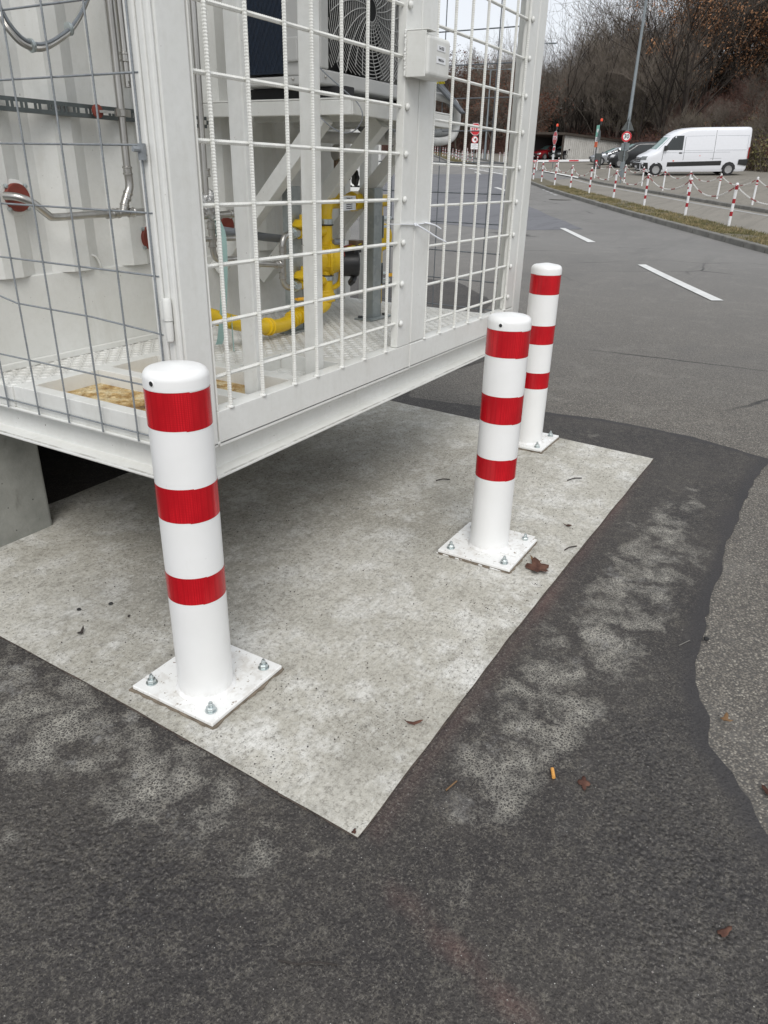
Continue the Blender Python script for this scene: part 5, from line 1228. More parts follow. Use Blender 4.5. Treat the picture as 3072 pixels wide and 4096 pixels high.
    tk = track or max(r[3] for r in rows[:3]) + .012
    for wx in (wb / 2, -wb / 2):
        sp([(wx + wr * 1.22 * cos(2 * pi * k / 12), wr + wr * 1.22 * sin(2 * pi * k / 12)) for k in range(12) if wr + wr * 1.22 * sin(2 * pi * k / 12) > rows[0][0] - .02] , .004, 'wheel_arch', 'trim_black')
        for sg in (1, -1):
            w1 = MB(); ax = (0, sg, 0); c = (wx, sg * (tk - .19), wr)
            w1.lathe(c, [(wr * .6, 0), (wr * .97, .01), (wr, .04), (wr, .17), (wr * .96, .205), (wr * .68, .215), (wr * .66, .13)], 28, axis=ax, cap=False); wh = w1.build('wheel', 'black_rubber', t, local=True, smooth='auto')
            r1 = MB(); r1.lathe(c, [(wr * .66, .19), (wr * .62, .205), (wr * .60, .15), (wr * .3, .14), (wr * .28, .175), (wr * .12, .18), (0, .18)], 24, axis=ax)
            for k in range(rim_style):
                a = 2 * pi * k / rim_style; q0 = Vector(c) + Vector((cos(a) * wr * .18, sg * .175, sin(a) * wr * .18)); q1 = Vector(c) + Vector((cos(a) * wr * .62, sg * .19, sin(a) * wr * .62)); r1.beam(q0, q1, .05, .02, (0, 1, 0))
            r1.build('rim', 'rim_silver', wh, local=True, smooth='auto')
    extras(t, sp, fp, side, front); return t
HD = atan2(.892, -.451)
def vx(t, sp, fp, side, front):
    # lower black band, sill, seams, handles
    sp([(1.50, .50), (1.50, .74), (-1.62, .80), (-1.62, .56)], .007, 'side_moulding', 'trim_black')
    sp([(-2.60, .60), (-2.60, .86), (-3.19, .88), (-3.19, .52)], .007, 'side_moulding', 'trim_black')
    sp([(3.0, .30), (3.07, .72), (2.62, .72), (2.55, .30)], .007, 'bumper_corner', 'trim_black')
    fp(-.9, .9, .24, .70, .008, 'bumper', 'trim_black'); fp(-.62, .62, .74, 1.0, .008, 'grille', 'trim_black')
    g_ = None
    for z in (.80, .90, .97): fp(-.56, .56, z, z + .025, .013, 'grille_bar', 'rim_silver', nz=1)
    for s in (1, -1): fp(.60 * s, .88 * s, .86, 1.06, .010, 'headlight', 'lamp_clear')
    fp(-.26, .26, .42, .54, .014, 'number_plate', 'plate_white', nz=1)
    m = MB(); x = front(0, .9) + .02; m.lathe((x, 0, .91), [(.085, 0), (.085, .01), (.066, .012), (.066, .006), (0, .006)], 18, axis=(1, 0, 0)); m.build('emblem', 'rim_silver', t, local=True)
    for X in (.62, -1.10): sp([(X, .84), (X, 2.42), (X - .018, 2.42), (X - .018, .84)], .006, 'panel_seam', 'trim_black')
    sp([(1.85, .80), (1.82, 1.4), (1.80, 1.4), (1.83, .80)], .006, 'panel_seam', 'trim_black')
    for a, b, c, d in ((1.8, 1.25, -3.15, 1.272), (.55, 2.11, -1.02, 2.13), (-1.2, 2.13, -3.0, 2.13), (.55, 1.36, -1.02, 1.37), (-1.2, 1.37, -2.98, 1.38), (-.95, .93, -1.6, .94)): sp([(a, b), (c, d), (c, d - .014), (a, b - .014)], .005, 'crease_shade', 'car_silver')  # shade of pressed panel lines drawn as grey strips on white paint
    sp([(-2.985, 2.12), (-3.0, 2.12), (-3.02, 1.42), (-3.005, 1.42)], .005, 'crease_shade', 'car_silver')
    sp([(.90, 1.20), (.90, 1.26), (.72, 1.26), (.72, 1.20)], .02, 'door_handle', 'trim_black')
    sp([(-.3, 1.06), (-.3, 1.09), (-.36, 1.09), (-.36, 1.06)], .012, 'side_marker', 'lamp_orange'); sp([(1.2, .78), (1.2, .84), (1.12, .84), (1.12, .78)], .012, 'side_marker', 'lamp_orange')
    sp([(-3.12, .90), (-3.10, 1.50), (-3.24, 1.50), (-3.235, .90)], .010, 'tail_light', 'tail_red')
    for s in (1, -1):
        m = MB(); m.box(1.62, 1.80, s * 1.0 - .11, s * 1.0 + .11, 1.36, 1.62); m.box(1.66, 1.74, s * .9 - .04, s * .9 + .04, 1.38, 1.44); m.build('mirror', 'trim_black', t, local=True, bevel=.03)
    m = MB(); m.lathe((1.15, .55, 2.46), [(.03, 0), (.02, .04), (0, .05)], 8); m.build('roof_vent', 'trim_black', t, local=True)
VR = [(.22, 2.95, -3.15, .86), (.34, 3.05, -3.22, .90), (.70, 3.08, -3.25, .935), (1.0, 3.02, -3.25, .94), (1.10, 2.90, -3.24, .94), (1.28, 2.50, -3.24, .935), (1.40, 2.30, -3.24, .93), (1.75, 1.92, -3.23, .90), (2.1, 1.58, -3.22, .865), (2.28, 1.33, -3.21, .845), (2.42, 1.02, -3.19, .82), (2.50, .62, -3.16, .78), (2.545, .1, -3.10, .70), (2.56, -.5, -3.0, .5)]
vc = Vector((50.62, 8.56, 0)) + Vector((.892, .451, 0)) * .93
vehicle('delivery_van', 'white high roof panel van with black side band, parked behind the chain posts', 'van', (vc.x, vc.y, gz(vc.x) + .035), HD, VR, 4.21, .335, 'car_white',
        [[(1.78, 1.46), (1.36, 2.02), (1.20, 2.13), (.72, 2.14), (.72, 1.38), (1.72, 1.38)]], (.80, 1.42, 2.14), vx, ne=9, rim_style=8)
def mx(t, sp, fp, side, front):
    fp(-.5, .5, .26, .52, .008, 'lower_grille', 'trim_black'); fp(-.38, .38, .58, .78, .010, 'grille', 'trim_black')
    for k in range(3): fp(-.36, .36, .61 + .055 * k, .625 + .055 * k, .014, 'grille_bar', 'rim_silver', nz=1)
    for s in (1, -1): fp(.46 * s, .78 * s, .68, .84, .014, 'headlight', 'plate_white')
    fp(-.24, .24, .36, .46, .016, 'number_plate', 'plate_white', nz=1)
    for s in (1, -1): m = MB(); m.box(1.15, 1.28, s * .86 - .09, s * .86 + .09, 1.0, 1.14); m.build('mirror', 'car_black', t, local=True, bevel=.02)
MRW = [(.20, 2.0, -2.2, .74), (.32, 2.08, -2.25, .79), (.62, 2.10, -2.26, .83), (.80, 2.02, -2.25, .83), (.92, 1.80, -2.24, .82), (1.02, 1.45, -2.23, .81), (1.08, 1.25, -2.23, .80), (1.35, .80, -2.20, .74), (1.52, .50, -2.15, .70), (1.60, .2, -2.05, .62), (1.635, -.4, -1.9, .4)]
def near_wheel(fx, fy, wb, hw): c = Vector((fx, fy, 0)) - Vector((-.451, .892, 0)) * wb / 2 + Vector((.892, .451, 0)) * hw; return (c.x, c.y, gz(c.x) + .035)
vehicle('minivan', 'dark grey minivan parked nose out between the silver car and the white van', 'minivan', near_wheel(58.05, 14.77, 2.85, .78), HD, MRW, 2.85, .30, 'car_dark_grey',
        [[(1.05, 1.06), (.70, 1.40), (.2, 1.46), (.2, 1.06)], [(.1, 1.06), (.1, 1.46), (-.9, 1.46), (-.9, 1.06)], [(-1.0, 1.06), (-1.0, 1.46), (-1.95, 1.44), (-2.0, 1.06)]], (.68, 1.09, 1.50), mx, ne=6, rim_style=5)
def cx(t, sp, fp, side, front):
    fp(-.55, .55, .22, .40, .008, 'lower_grille', 'trim_black'); fp(-.45, .45, .44, .56, .010, 'grille', 'trim_black')
    for s in (1, -1): fp(.47 * s, .72 * s, .46, .59, .014, 'headlight', 'lamp_clear')
    fp(-.23, .23, .30, .39, .016, 'number_plate', 'plate_white', nz=1)
    for s in (1, -1): m = MB(); m.box(.75, .87, s * .80 - .08, s * .80 + .08, .78, .87); m.build('mirror', 'trim_black', t, local=True, bevel=.02)
CRW = [(.16, 1.75, -1.95, .66), (.28, 1.90, -2.02, .73), (.48, 1.93, -2.05, .77), (.60, 1.85, -2.05, .78), (.70, 1.55, -2.04, .77), (.78, 1.10, -2.02, .75), (.82, .90, -2.02, .74), (1.0, .50, -1.92, .66), (1.15, .12, -1.78, .60), (1.21, -.2, -1.6, .52), (1.24, -.6, -1.3, .35)]
CW = [[(.72, .84), (.34, 1.07), (-.1, 1.15), (-.1, .84)], [(-.18, .84), (-.18, 1.15), (-.95, 1.13), (-1.0, .84)], [(-1.1, .84), (-1.05, 1.12), (-1.45, 1.06), (-1.7, .86)]]
vehicle('silver_car', 'silver estate car parked nose out beside the grey shed wall', 'car', near_wheel(61.5, 17.07, 2.4, .74), HD, CRW, 2.4, .28, 'car_silver', CW, (.62, .84, 1.14), cx, ne=5, rim_style=10)
vehicle('dark_car', 'black car mostly hidden behind the nose of the white van', 'car', (56.3, 11.6, gz(56.3) + .035), HD, CRW, 2.4, .28, 'car_black', CW, (.62, .84, 1.14), cx, ne=5, rim_style=10)
HC = atan2(.35, -.94)
vehicle('red_car', 'dark red car parked in the carport behind the STOP sign', 'car', (69.9, 24.3, gz(69.9) + .035), HC, CRW, 2.4, .28, 'car_red', CW, (.62, .84, 1.14), cx, ne=5, rim_style=10)
vehicle('black_car', 'black car at the right of the carport mouth, against the grey shed wall', 'car', (70.2, 22.55, gz(70.2) + .035), HC, [(a * 1.1, b, c, d) for a, b, c, d in CRW], 2.4, .28, 'car_black', [], (.62, .92, 1.24), cx, ne=5, rim_style=10)
vehicle('black_car', 'black car deepest in the carport, left of the red one', 'car', (69.6, 26.1, gz(69.6) + .035), HC, CRW, 2.4, .28, 'car_black', CW, (.62, .84, 1.14), cx, ne=5, rim_style=10)
# carport / shed
A = Vector((68.45, 22.45, 0)); B = Vector((74.6, 19.0, 0)); D = Vector((66.9, 25.8, 0)); E_ = D + (B - A)
sh = thing('carport', 'low carport with pale corrugated side wall and dark open front', 'carport', (70, 22.5, 2.8))
m = MB(); n = 120; V = []
for i in range(n + 1):
    p = A.lerp(B, i / n); o_ = .035 * sin(i / n * 2 * pi * 30); d = (B - A).normalized(); nn = Vector((d.y, -d.x, 0)); q = p + nn * o_
    z0 = gz(q.x) + .03; z1 = 4.72 - .30 * i / n; V += [(q.x, q.y, z0), (q.x, q.y, z1)]
m.add(V, [(2 * i, 2 * i + 2, 2 * i + 3, 2 * i + 1) for i in range(n)]); m.build('corrugated_wall', 'fibre_cement_sheet', sh, smooth='auto')
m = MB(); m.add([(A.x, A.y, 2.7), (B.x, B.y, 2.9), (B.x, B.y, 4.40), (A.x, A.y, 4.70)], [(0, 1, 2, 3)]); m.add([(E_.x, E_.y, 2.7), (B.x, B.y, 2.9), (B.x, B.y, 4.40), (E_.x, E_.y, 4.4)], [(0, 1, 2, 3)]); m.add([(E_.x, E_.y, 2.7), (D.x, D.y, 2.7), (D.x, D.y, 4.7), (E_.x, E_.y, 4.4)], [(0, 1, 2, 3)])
m.v = [(x + (.06 if abs(x - A.x) < 9 else 0), y + .08, z) for x, y, z in m.v]; m.build('inner_wall', 'shed_shade', sh)  # carport's inner shade painted in as near-black sheets
m = MB(); ov = .35; d = (B - A).normalized(); e = (D - A).normalized(); c_ = [A - d * ov - e * ov, B + d * ov - e * ov, E_ + d * ov + e * ov, D - d * ov + e * ov]; zz = [4.86, 4.52, 4.52, 4.86]
m.add([(p.x, p.y, z - .13) for p, z in zip(c_, zz)] + [(p.x, p.y, z + .05) for p, z in zip(c_, zz)], [(3, 2, 1, 0), (4, 5, 6, 7), (0, 1, 5, 4), (1, 2, 6, 5), (2, 3, 7, 6), (3, 0, 4, 7)]); m.build('roof', 'timber_dark', sh)
m = MB(); m.beam((A.x - .08, A.y, 2.7), (A.x - .08, A.y, 4.72), .14, .14, (1, 0, 0)); m.beam((D.x, D.y, 2.7), (D.x, D.y, 4.72), .14, .14, (1, 0, 0)); m.build('timber_post', 'timber_dark', sh)
wp = A.lerp(B, .52); nn = Vector((d.y, -d.x, 0)); 
m = MB(); q = wp + nn * .05; q2 = wp + d * .55 + nn * .05; m.add([(q.x, q.y, gz(q.x) + .3), (q2.x, q2.y, gz(q.x) + .3), (q2.x, q2.y, gz(q.x) + .95), (q.x, q.y, gz(q.x) + .95)], [(0, 1, 2, 3)]); m.build('wall_panel', 'plate_white', sh)
# second cage container and stout bollard far behind the bay
x, y, z = 29.4, 19.3, gz(29.5)
t = thing('equipment_container', 'distant white cage container glimpsed between the pipes and shelf braces', 'container', (x, y, z))
m = MB()
for k in range(14): p = Vector((29.2, 20.0, 0)).lerp(Vector((30.3, 18.1, 0)), k / 13); m.cyl((p.x, p.y, z + .35), (p.x, p.y, 3.4), .012, n=4)
for k in range(20): m.cyl((29.2, 20.0, z + .4 + .15 * k), (30.3, 18.1, z + .4 + .15 * k), .012, n=4)
m.build('mesh', 'white_wire', t)
m = MB(); m.beam((29.2, 20.05, z + .3), (30.35, 18.05, z + .3), .1, .12)
for k in (0, .5, 1): p = Vector((29.2, 20.0, 0)).lerp(Vector((30.3, 18.1, 0)), k); m.box(p.x - .06, p.x + .06, p.y - .06, p.y + .06, z + .2, 3.5)
m.beam((29.2, 20.1, z + .08), (30.35, 18.1, z + .08), .5, .16); m.build('frame', W, t)
m = MB(); m.box(29.6, 34, 20.4, 23, z + .3, 3.6); m.build('body', W, t)
x, y = 21.42, 12.87; z = gz(x)
t = thing('bollard', 'stout white bollard with one red band far behind the cage, seen under the shelf', 'bollard', (x, y, z))
m = MB(); m.lathe((x, y, z), [(.13, 0), (.13, 1.13), (.10, 1.2), (0, 1.215)], 20); m.build('tube', 'post_white', t, smooth='auto')
m = MB(); m.lathe((x, y, z + .93), [(.1315, 0), (.1315, .13)], 20); m.build('red_band', 'post_red', t, smooth='auto')

# ================================================================== VEGETATION
MINR = .0095; KB = [10, 6, 5, 4, 3]
def rvec(): 
    while 1:
        v = Vector((random.uniform(-1, 1), random.uniform(-1, 1), random.uniform(-1, 1)))
        if .05 < v.length < 1: return v.normalized()
def grow(mt, mtw, p, d, L, r, lvl, tips, spread, upb, maxl, wob=.16, twigs=True):
    n = 5 if lvl < 2 else 3; pts = [p.copy()]; rs = [r]; q = p.copy(); dd = d.copy(); seg = L / n
    for i in range(n):
        dd = (dd + rvec() * wob + Vector((0, 0, upb * .10))).normalized(); q = q + dd * seg; pts.append(q.copy()); rs.append(max(MINR if lvl > 1 else 0, r * (1 - .55 * (i + 1) / n)))
    (mt if lvl < 3 else mtw).tube(pts, r, 6 if lvl == 0 else (4 if lvl < 3 else 3), False, rs)
    if lvl >= maxl: tips.append((q, dd)); tips.append((pts[len(pts) // 2], dd)); return
    k = KB[min(lvl, 4)]
    for i in range(k):
        f = (.14 + .86 * (i + 1) / k) if lvl == 0 else (.25 + .75 * (i + 1) / k)
        j = min(n - 1, int(f * n - 1e-6)); o = pts[j].lerp(pts[j + 1], f * n - j)
        ax = (dd if lvl else Vector((0, 0, 1))); s = rvec(); s = (s - ax * s.dot(ax)).normalized()
        nd = (ax * (1 - spread * random.uniform(.7, 1.15)) + s * spread * 1.25 + Vector((0, 0, upb * .35))).normalized()
        grow(mt, mtw, o, nd, L * random.uniform(.42, .66) * (1.15 if lvl == 0 else 1), rs[j] * random.uniform(.42, .6), lvl + 1, tips, spread, upb, maxl, wob)
def bare_tree(name, H, r, spread, upb, maxl, mat, tmat, seed, wob=.16, trunk=.55):
    random.seed(seed); mt, mtw, tips = MB(), MB(), []
    grow(mt, mtw, Vector((0, 0, -.3)), Vector((random.uniform(-.05, .05), random.uniform(-.05, .05), 1)).normalized(), H * trunk * 1.35, r, 0, tips, spread, upb, maxl, wob)
    return mt, mtw, tips
def leafs(tips, per, size, spread, drop=0.):
    m = MB()
    for q, d in tips:
        for _ in range(per):
            c = q + rvec() * random.random() * spread + Vector((0, 0, -drop * random.random())); a = rvec() * size * random.uniform(.5, 1.1); b = a.cross(rvec()).normalized() * a.length * .7
            m.v += [tuple(c - a), tuple(c + b), tuple(c + a), tuple(c - b)]; k = len(m.v); m.f.append((k - 4, k - 3, k - 2, k - 1)); m.mi.append(0)
    return m
def tree(name, label, cat, loc, mt, mtw, lm, lmat, bark='bark_grey', twig='twig_brown', group=None, rz=0):
    t = thing(name, label, cat, (0, 0, 0), group); t.location = loc; t.rotation_euler = (0, 0, rz)
    mt.build('trunk', bark, t, local=True, smooth=True)
    cr = MB(); cr.v = mtw.v; cr.f = mtw.f; cr.mi = mtw.mi
    if lm and lm.v:
        b = len(cr.v); cr.v = cr.v + lm.v; cr.f = cr.f + [tuple(i + b for i in f) for f in lm.f]; cr.mi = cr.mi + [1] * len(lm.f)
    cr.build('crown', [twig, lmat or twig], t, local=True); return t
def hillpt(az, d): x, y = d * cos(R(az)), d * sin(R(az)); return (x, y, hz(x, y))
def dist_for(az, el):      # where the line of sight at this bearing and elevation meets the hillside
    d = 50.
    while d < 150:
        x, y, z = hillpt(az, d)
        if (z - 1.345) / d > math.tan(R(el)): return d
        d += .5
    return 95.
# single trees that stand out
random.seed(3)
mt, mtw, tips = bare_tree('oak', 15, .26, .80, .02, 4, None, None, 11, .22, .60)
tree('oak_tree', 'big oak with rust brown leaves and black trunk on the bank behind the van', 'oak tree', hillpt(7.2, dist_for(7.2, 4.4)), mt, mtw, leafs(tips, 4, .105, .40), 'oak_leaf', 'bark_dark', 'bark_dark', rz=1.1)
for i, (az, el, H, s) in enumerate(((9.4, 3.6, 10, 12), (4.2, 4.4, 12, 13))):
    mt, mtw, tips = bare_tree('oak', H, .16, .62, .05, 4, None, None, s, .22)
    tree('oak_tree', ('slim oak with sparse tan leaves left of the big rust brown oak' if i == 0 else 'rust leaved oak at the right picture edge, beside the big oak'), 'oak tree', hillpt(az, dist_for(az, el)), mt, mtw, leafs(tips, 3, .11, .35), 'oak_leaf', 'bark_dark', 'bark_dark')
KB = [8, 4, 4, 3, 3]; MINR = .012; mt, mtw, tips = bare_tree('bare', 8.6, .15, .52, .35, 4, None, None, 21, .24); KB = [10, 6, 5, 4, 3]; MINR = .0095
d = 96; tree('bare_tree', 'spreading bare tree standing against the pale sky, nearest the cage', 'bare tree', (d * cos(R(18.3)), d * sin(R(18.3)), hillpt(18.3, d)[2]), mt, mtw, leafs(tips[::7], 1, .08, .2), 'beech_leaf')
for i, (az, d, H, s, lab) in enumerate(((20.2, 82, 5.0, 31, 'russet beech just right of the cage post'), (25.4, 92, 8.5, 32, 'dark russet beech beyond the cage, behind the left lamp arm'), (23.2, 90, 7.5, 33, 'russet beech behind the far lamp pole'), (27.2, 96, 8, 34, 'russet beech at the left of the view through the right cage door'), (21.4, 100, 6.5, 35, 'low russet beech near the inner edge of the right cage post'))):
    mt, mtw, tips = bare_tree('beech', H, .12, .55, .25, 4, None, None, s, .2)
    tree('beech_tree', lab, 'beech tree', hillpt(az, d), mt, mtw, leafs(tips[::2], 3, .09, .4), 'beech_leaf')
def conifer(H, rad, seed):
    random.seed(seed); mt = MB(); mt.tube([(0, 0, -.3), (.05, 0, H * .5), (0, .05, H)], .1, 6, True, [.14, .09, .02]); m = MB()
    for i in range(150):
        h = H * (.12 + .88 * random.random() ** .85); L = rad * (1 - h / H) ** .7 * random.uniform(.55, 1.1) + .15; a = random.uniform(0, 2 * pi)
        for k in range(34):
            f = random.random() ** .7; c = Vector((cos(a) * L * f, sin(a) * L * f, h - .25 * L * f * f)) + rvec() * .16
            q = rvec() * .11; b = q.cross(rvec()).normalized() * .045; m.v += [tuple(c - q), tuple(c + b), tuple(c + q), tuple(c - b)]; kk = len(m.v); m.f.append((kk - 4, kk - 3, kk - 2, kk - 1)); m.mi.append(0)
    return mt, m
for i, (az, d, H, s, lab) in enumerate(((18.95, 92, 5.0, 41, 'dark green conifer below the bare tree at the left of the wood'), (19.7, 94, 4.0, 42, 'smaller dark conifer touching the cage post in the view'), (13.6, 100, 6.5, 43, 'dim green conifer deep in the wood left of the lamp pole'), (6.1, 96, 9.5, 44, 'dark conifer half hidden behind the big oak'))):
    mt, lm = conifer(H, 2.0, s); tree('conifer', lab, 'conifer', hillpt(az, d), mt, MB(), lm, 'needle_green')
# the wood: each tree its own object, meshes shared between copies
protos = []
for s, (H, r, sp_, ub, mx_, tw, bk, lf) in enumerate(((13, .20, .40, .55, 5, 'twig_brown', 'bark_grey', 0), (12, .16, .38, .6, 5, 'twig_brown', 'bark_grey', 0), (11, .17, .52, .4, 5, 'twig_brown', 'bark_grey', 0), (14, .22, .36, .6, 5, 'twig_brown', 'bark_dark', 0), (9, .08, .45, .5, 5, 'twig_brown', 'bark_grey', 1), (10, .09, .48, .5, 5, 'twig_red', 'bark_grey', 0))):
    mt, mtw, tips = bare_tree('wood', H, r, sp_, ub, mx_, None, None, 60 + s, .17)
    lm = leafs(tips[::5], 1, .08, .3) if lf else None
    protos.append((mt, mtw, lm, tw, bk, 'olive_leaf' if lf else None))
PR_ = None
KL = [('bare_tree', 'leafless grey brown tree in the wood on the hillside', 'bare tree', 'bare trees of the hillside wood'), ('young_tree', 'thin young tree with a few olive leaves in the hillside wood', 'young tree', 'young trees of the hillside wood'), ('young_tree', 'reddish twigged young tree in the hillside wood', 'young tree', 'reddish young trees of the hillside wood')]
first = {}
random.seed(99)
spots = []
for k in range(900):
    az = random.uniform(.5, 30); s = random.uniform(2, 40); d0 = 50
    while d0 < 140:
        x, y = d0 * cos(R(az)), d0 * sin(R(az))
        if x - interp(y, XB) > s: break
        d0 += .5
    if 2.5 < az < 11.6 and s < (17 if az < 10 else 12): continue
    if all((x - a) ** 2 + (y - b) ** 2 > 3.2 for a, b in spots): spots.append((x, y))
    if len(spots) >= 285: break
def place_tree(pi_, x, y, sc, rz):
    kl = KL[0] if pi_ < 4 else KL[pi_ - 3]
    if pi_ not in first:
        mt, mtw, lm, tw, bk, lf = protos[pi_]; o = tree(kl[0], kl[1], kl[2], (x, y, hz(x, y)), mt, mtw, lm, lf, bk, tw, kl[3]); first[pi_] = o
    else: o = copy_tree(first[pi_])
    o.location = (x, y, hz(x, y) - .1); o.rotation_euler = (0, 0, rz); o.scale = (sc, sc, sc)
for i, (x, y) in enumerate(spots):
    az = math.degrees(atan2(y, x)); s = x - interp(y, XB); lim = 1.0 if az < 15 else (1 - (az - 15) * .045)
    pi_ = random.choices(range(6), [3, 3, 3, 2, 2.5, 2])[0]; H0 = (13, 12, 11, 14, 9, 10)[pi_] * 1.05; dd = hypot(x, y)
    cap = interp(az, [(7, 13), (9, 9.6), (12, 8.7), (15, 8.2), (16.5, 7.4), (18, 6.6), (21, 6.6), (25, 6.2), (30, 6.0)]) - random.uniform(0, 2.6)
    sc = min(random.uniform(.62, 1.0) * (.72 if s < 8 else 1), (1.345 + math.tan(R(cap)) * dd - hz(x, y)) / H0)
    if sc > .3: place_tree(pi_, x, y, sc, random.uniform(0, 6.28))
random.seed(17)
SK = []; KB = [7, 4, 4, 3, 3]; MINR = .012
for s_, H_ in ((201, 12), (202, 11), (203, 13)):
    SK.append(bare_tree('tall', H_, .15, .55, .45, 4, None, None, s_, .24))
KB = [10, 6, 5, 4, 3]; MINR = .0095; sk_first = []
for i in range(17):
    az = 9.3 + i * .47 + random.uniform(-.12, .12); dd = random.uniform(88, 112); x, y, z = hillpt(az, dd); top = interp(az, [(9, 12.0), (14, 10.8), (17.5, 9.6)]) - random.uniform(0, .9)
    k = i % 3; sc = max(.5, (1.345 + math.tan(R(top)) * dd - z) / ((12, 11, 13)[k] * 1.05))
    if len(sk_first) < 3:
        mt, mtw, tips = SK[i]; o = tree('bare_tree', 'tall open crowned bare tree rising above the wood against the sky', 'bare tree', (0, 0, 0), mt, mtw, None, None, 'bark_grey', 'twig_brown', 'tall bare trees along the skyline'); sk_first.append(o)
    else: o = copy_tree(sk_first[k])
    o.location = (x, y, z - .1); o.rotation_euler = (0, 0, random.uniform(0, 6.28)); o.scale = (sc, sc, sc)
for i in range(34):
    az = random.uniform(3, 11.2); s_ = random.uniform(1.5, 15); d0 = 50.
    while True:
        x, y = d0 * cos(R(az)), d0 * sin(R(az))
        if x - interp(y, XB) > s_: break
        d0 += .5
    place_tree(random.choice([0, 2, 4, 4, 5, 5]), x, y, random.uniform(.18, .30), random.uniform(0, 6.28))
random.seed(23); KB = [6, 3, 3, 3, 3]; MINR = .013
SL = [bare_tree('slender', 12, .17, .45, .5, 3, None, None, 300 + q, .12, .66) for q in range(3)]; KB = [10, 6, 5, 4, 3]; MINR = .0095; sl_first = []
for i in range(30):
    az = 9.4 + i * .34 + random.uniform(-.15, .15); s_ = random.uniform(.5, 12); d0 = 50.
    while True:
        x, y = d0 * cos(R(az)), d0 * sin(R(az))
        if x - interp(y, XB) > s_: break
        d0 += .5
    z = hz(x, y); top = interp(az, [(9, 10.5), (15, 8.8), (20, 6.8)]) - random.uniform(0, 1.5); sc = min(1.0, max(.35, (1.345 + math.tan(R(top)) * d0 - z) / 12.5))
    if len(sl_first) < 3:
        mt, mtw, tips = SL[i]; o = tree('bare_tree', 'slender dark trunked bare tree at the front of the wood', 'bare tree', (0, 0, 0), mt, mtw, None, None, 'bark_dark', 'bark_grey', 'slender trunks at the front of the wood'); sl_first.append(o)
    else: o = copy_tree(sl_first[i % 3])
    o.location = (x, y, z - .1); o.rotation_euler = (0, 0, random.uniform(0, 6.28)); o.scale = (sc, sc, sc)
# scrub along the foot of the bank, one mass
def scrub(name, n, azr, sr, hr, mats, seed, lab, cat, leafy=.25, lsize=.06, wmul=1.):
    random.seed(seed); V = []; F = []; MI = []
    for _ in range(n):
        az = random.uniform(*azr); s = random.uniform(*sr); d0 = 48.
        while d0 < 140:
            x, y = d0 * cos(R(az)), d0 * sin(R(az))
            if x - interp(y, XB) > s: break
            d0 += .5
        z = hz(x, y); H = random.uniform(*hr)
        for k in range(16):
            bx_, by_ = x + random.gauss(0, .35), y + random.gauss(0, .35); p = Vector((bx_, by_, z - .05)); d = Vector((random.gauss(0, .35), random.gauss(0, .35), 1)).normalized(); w_ = random.uniform(.012, .022) * wmul
            L = H * random.uniform(.5, 1.1); a = rvec(); a = (a - d * a.dot(d)).normalized() * w_; q = p + d * L * .5 + rvec() * .12; e = q + (d + rvec() * .5).normalized() * L * .5
            b = len(V); V += [tuple(p - a), tuple(p + a), tuple(q + a * .7), tuple(q - a * .7), tuple(e)]; F += [(b, b + 1, b + 2, b + 3), (b + 3, b + 2, b + 4)]; MI += [0, 0]
            for j in range(6):
                o = p.lerp(q, random.random()) if j < 2 else q.lerp(e, random.random()); f = o + (d * .6 + rvec()).normalized() * L * random.uniform(.15, .35); c = rvec() * w_ * .6; b = len(V)
                V += [tuple(o - c), tuple(o + c), tuple(f)]; F.append((b, b + 1, b + 2)); MI.append(0)
                if random.random() < leafy:
                    g = f + rvec() * .08; q1 = rvec() * lsize; q2 = q1.cross(rvec()).normalized() * lsize * .7; b = len(V); V += [tuple(g - q1), tuple(g + q2), tuple(g + q1), tuple(g - q2)]; F.append((b, b + 1, b + 2, b + 3)); MI.append(1)
    m = MB(); m.v = V; m.f = F; m.mi = MI
    return m.build(name, mats, label=lab, category=cat, kind='stuff')
scrub('undergrowth', 900, (3, 22), (0.2, 12), (1.2, 2.6), ['twig_red', 'beech_leaf'], 1, 'dense reddish brown leafless undergrowth covering the foot of the bank', 'undergrowth', .35)
scrub('undergrowth', 620, (2.5, 10.5), (0.0, 10), (1.0, 2.2), ['twig_brown', 'olive_leaf'], 2, 'olive and rust brown scrub on the bank behind and right of the van', 'undergrowth', .9, .08)
scrub('undergrowth', 420, (19, 31), (0.2, 14), (1.0, 2.4), ['twig_red', 'beech_leaf'], 3, 'dull red scrub below the trees seen through the right cage door', 'undergrowth', .5)
scrub('undergrowth', 500, (3, 11), (7, 22), (1.0, 2.2), ['twig_red', 'beech_leaf'], 4, 'rusty leaf covered scrub under the big oak', 'undergrowth', .8, .08)
def bush(name, label, cat, az, s_, H, mat, seed, n=260):
    random.seed(seed); d0 = 50.
    while True:
        x, y = d0 * cos(R(az)), d0 * sin(R(az))
        if x - interp(y, XB) > s_: break
        d0 += .5
    t = thing(name, label, cat, (x, y, hz(x, y))); m = MB(); z = hz(x, y)
    for k in range(14): a = random.uniform(0, 6.28); m.tube([(x, y, z - .1), (x + cos(a) * H * .15, y + sin(a) * H * .15, z + H * .5), (x + cos(a) * H * .25, y + sin(a) * H * .25, z + H * random.uniform(.7, 1))], .015, 3, False)
    m.build('stem', 'twig_brown', t)
    l = leafs([(Vector((x, y, z + H * .55)) + Vector((rvec().x * H * .3, rvec().y * H * .3, rvec().z * H * .45)), None) for _ in range(n)], 4, .075, .18); l.build('foliage', mat, t)
bush('yellow_bush', 'narrow yellow green bush in the scrub behind the van roof', 'bush', 11.7, 5, 1.9, 'yellow_leaf', 5, 60)
bush('rusty_bush', 'small orange brown bush above the carport roof', 'bush', 16.6, 3.5, 1.7, 'oak_leaf', 6, 60)
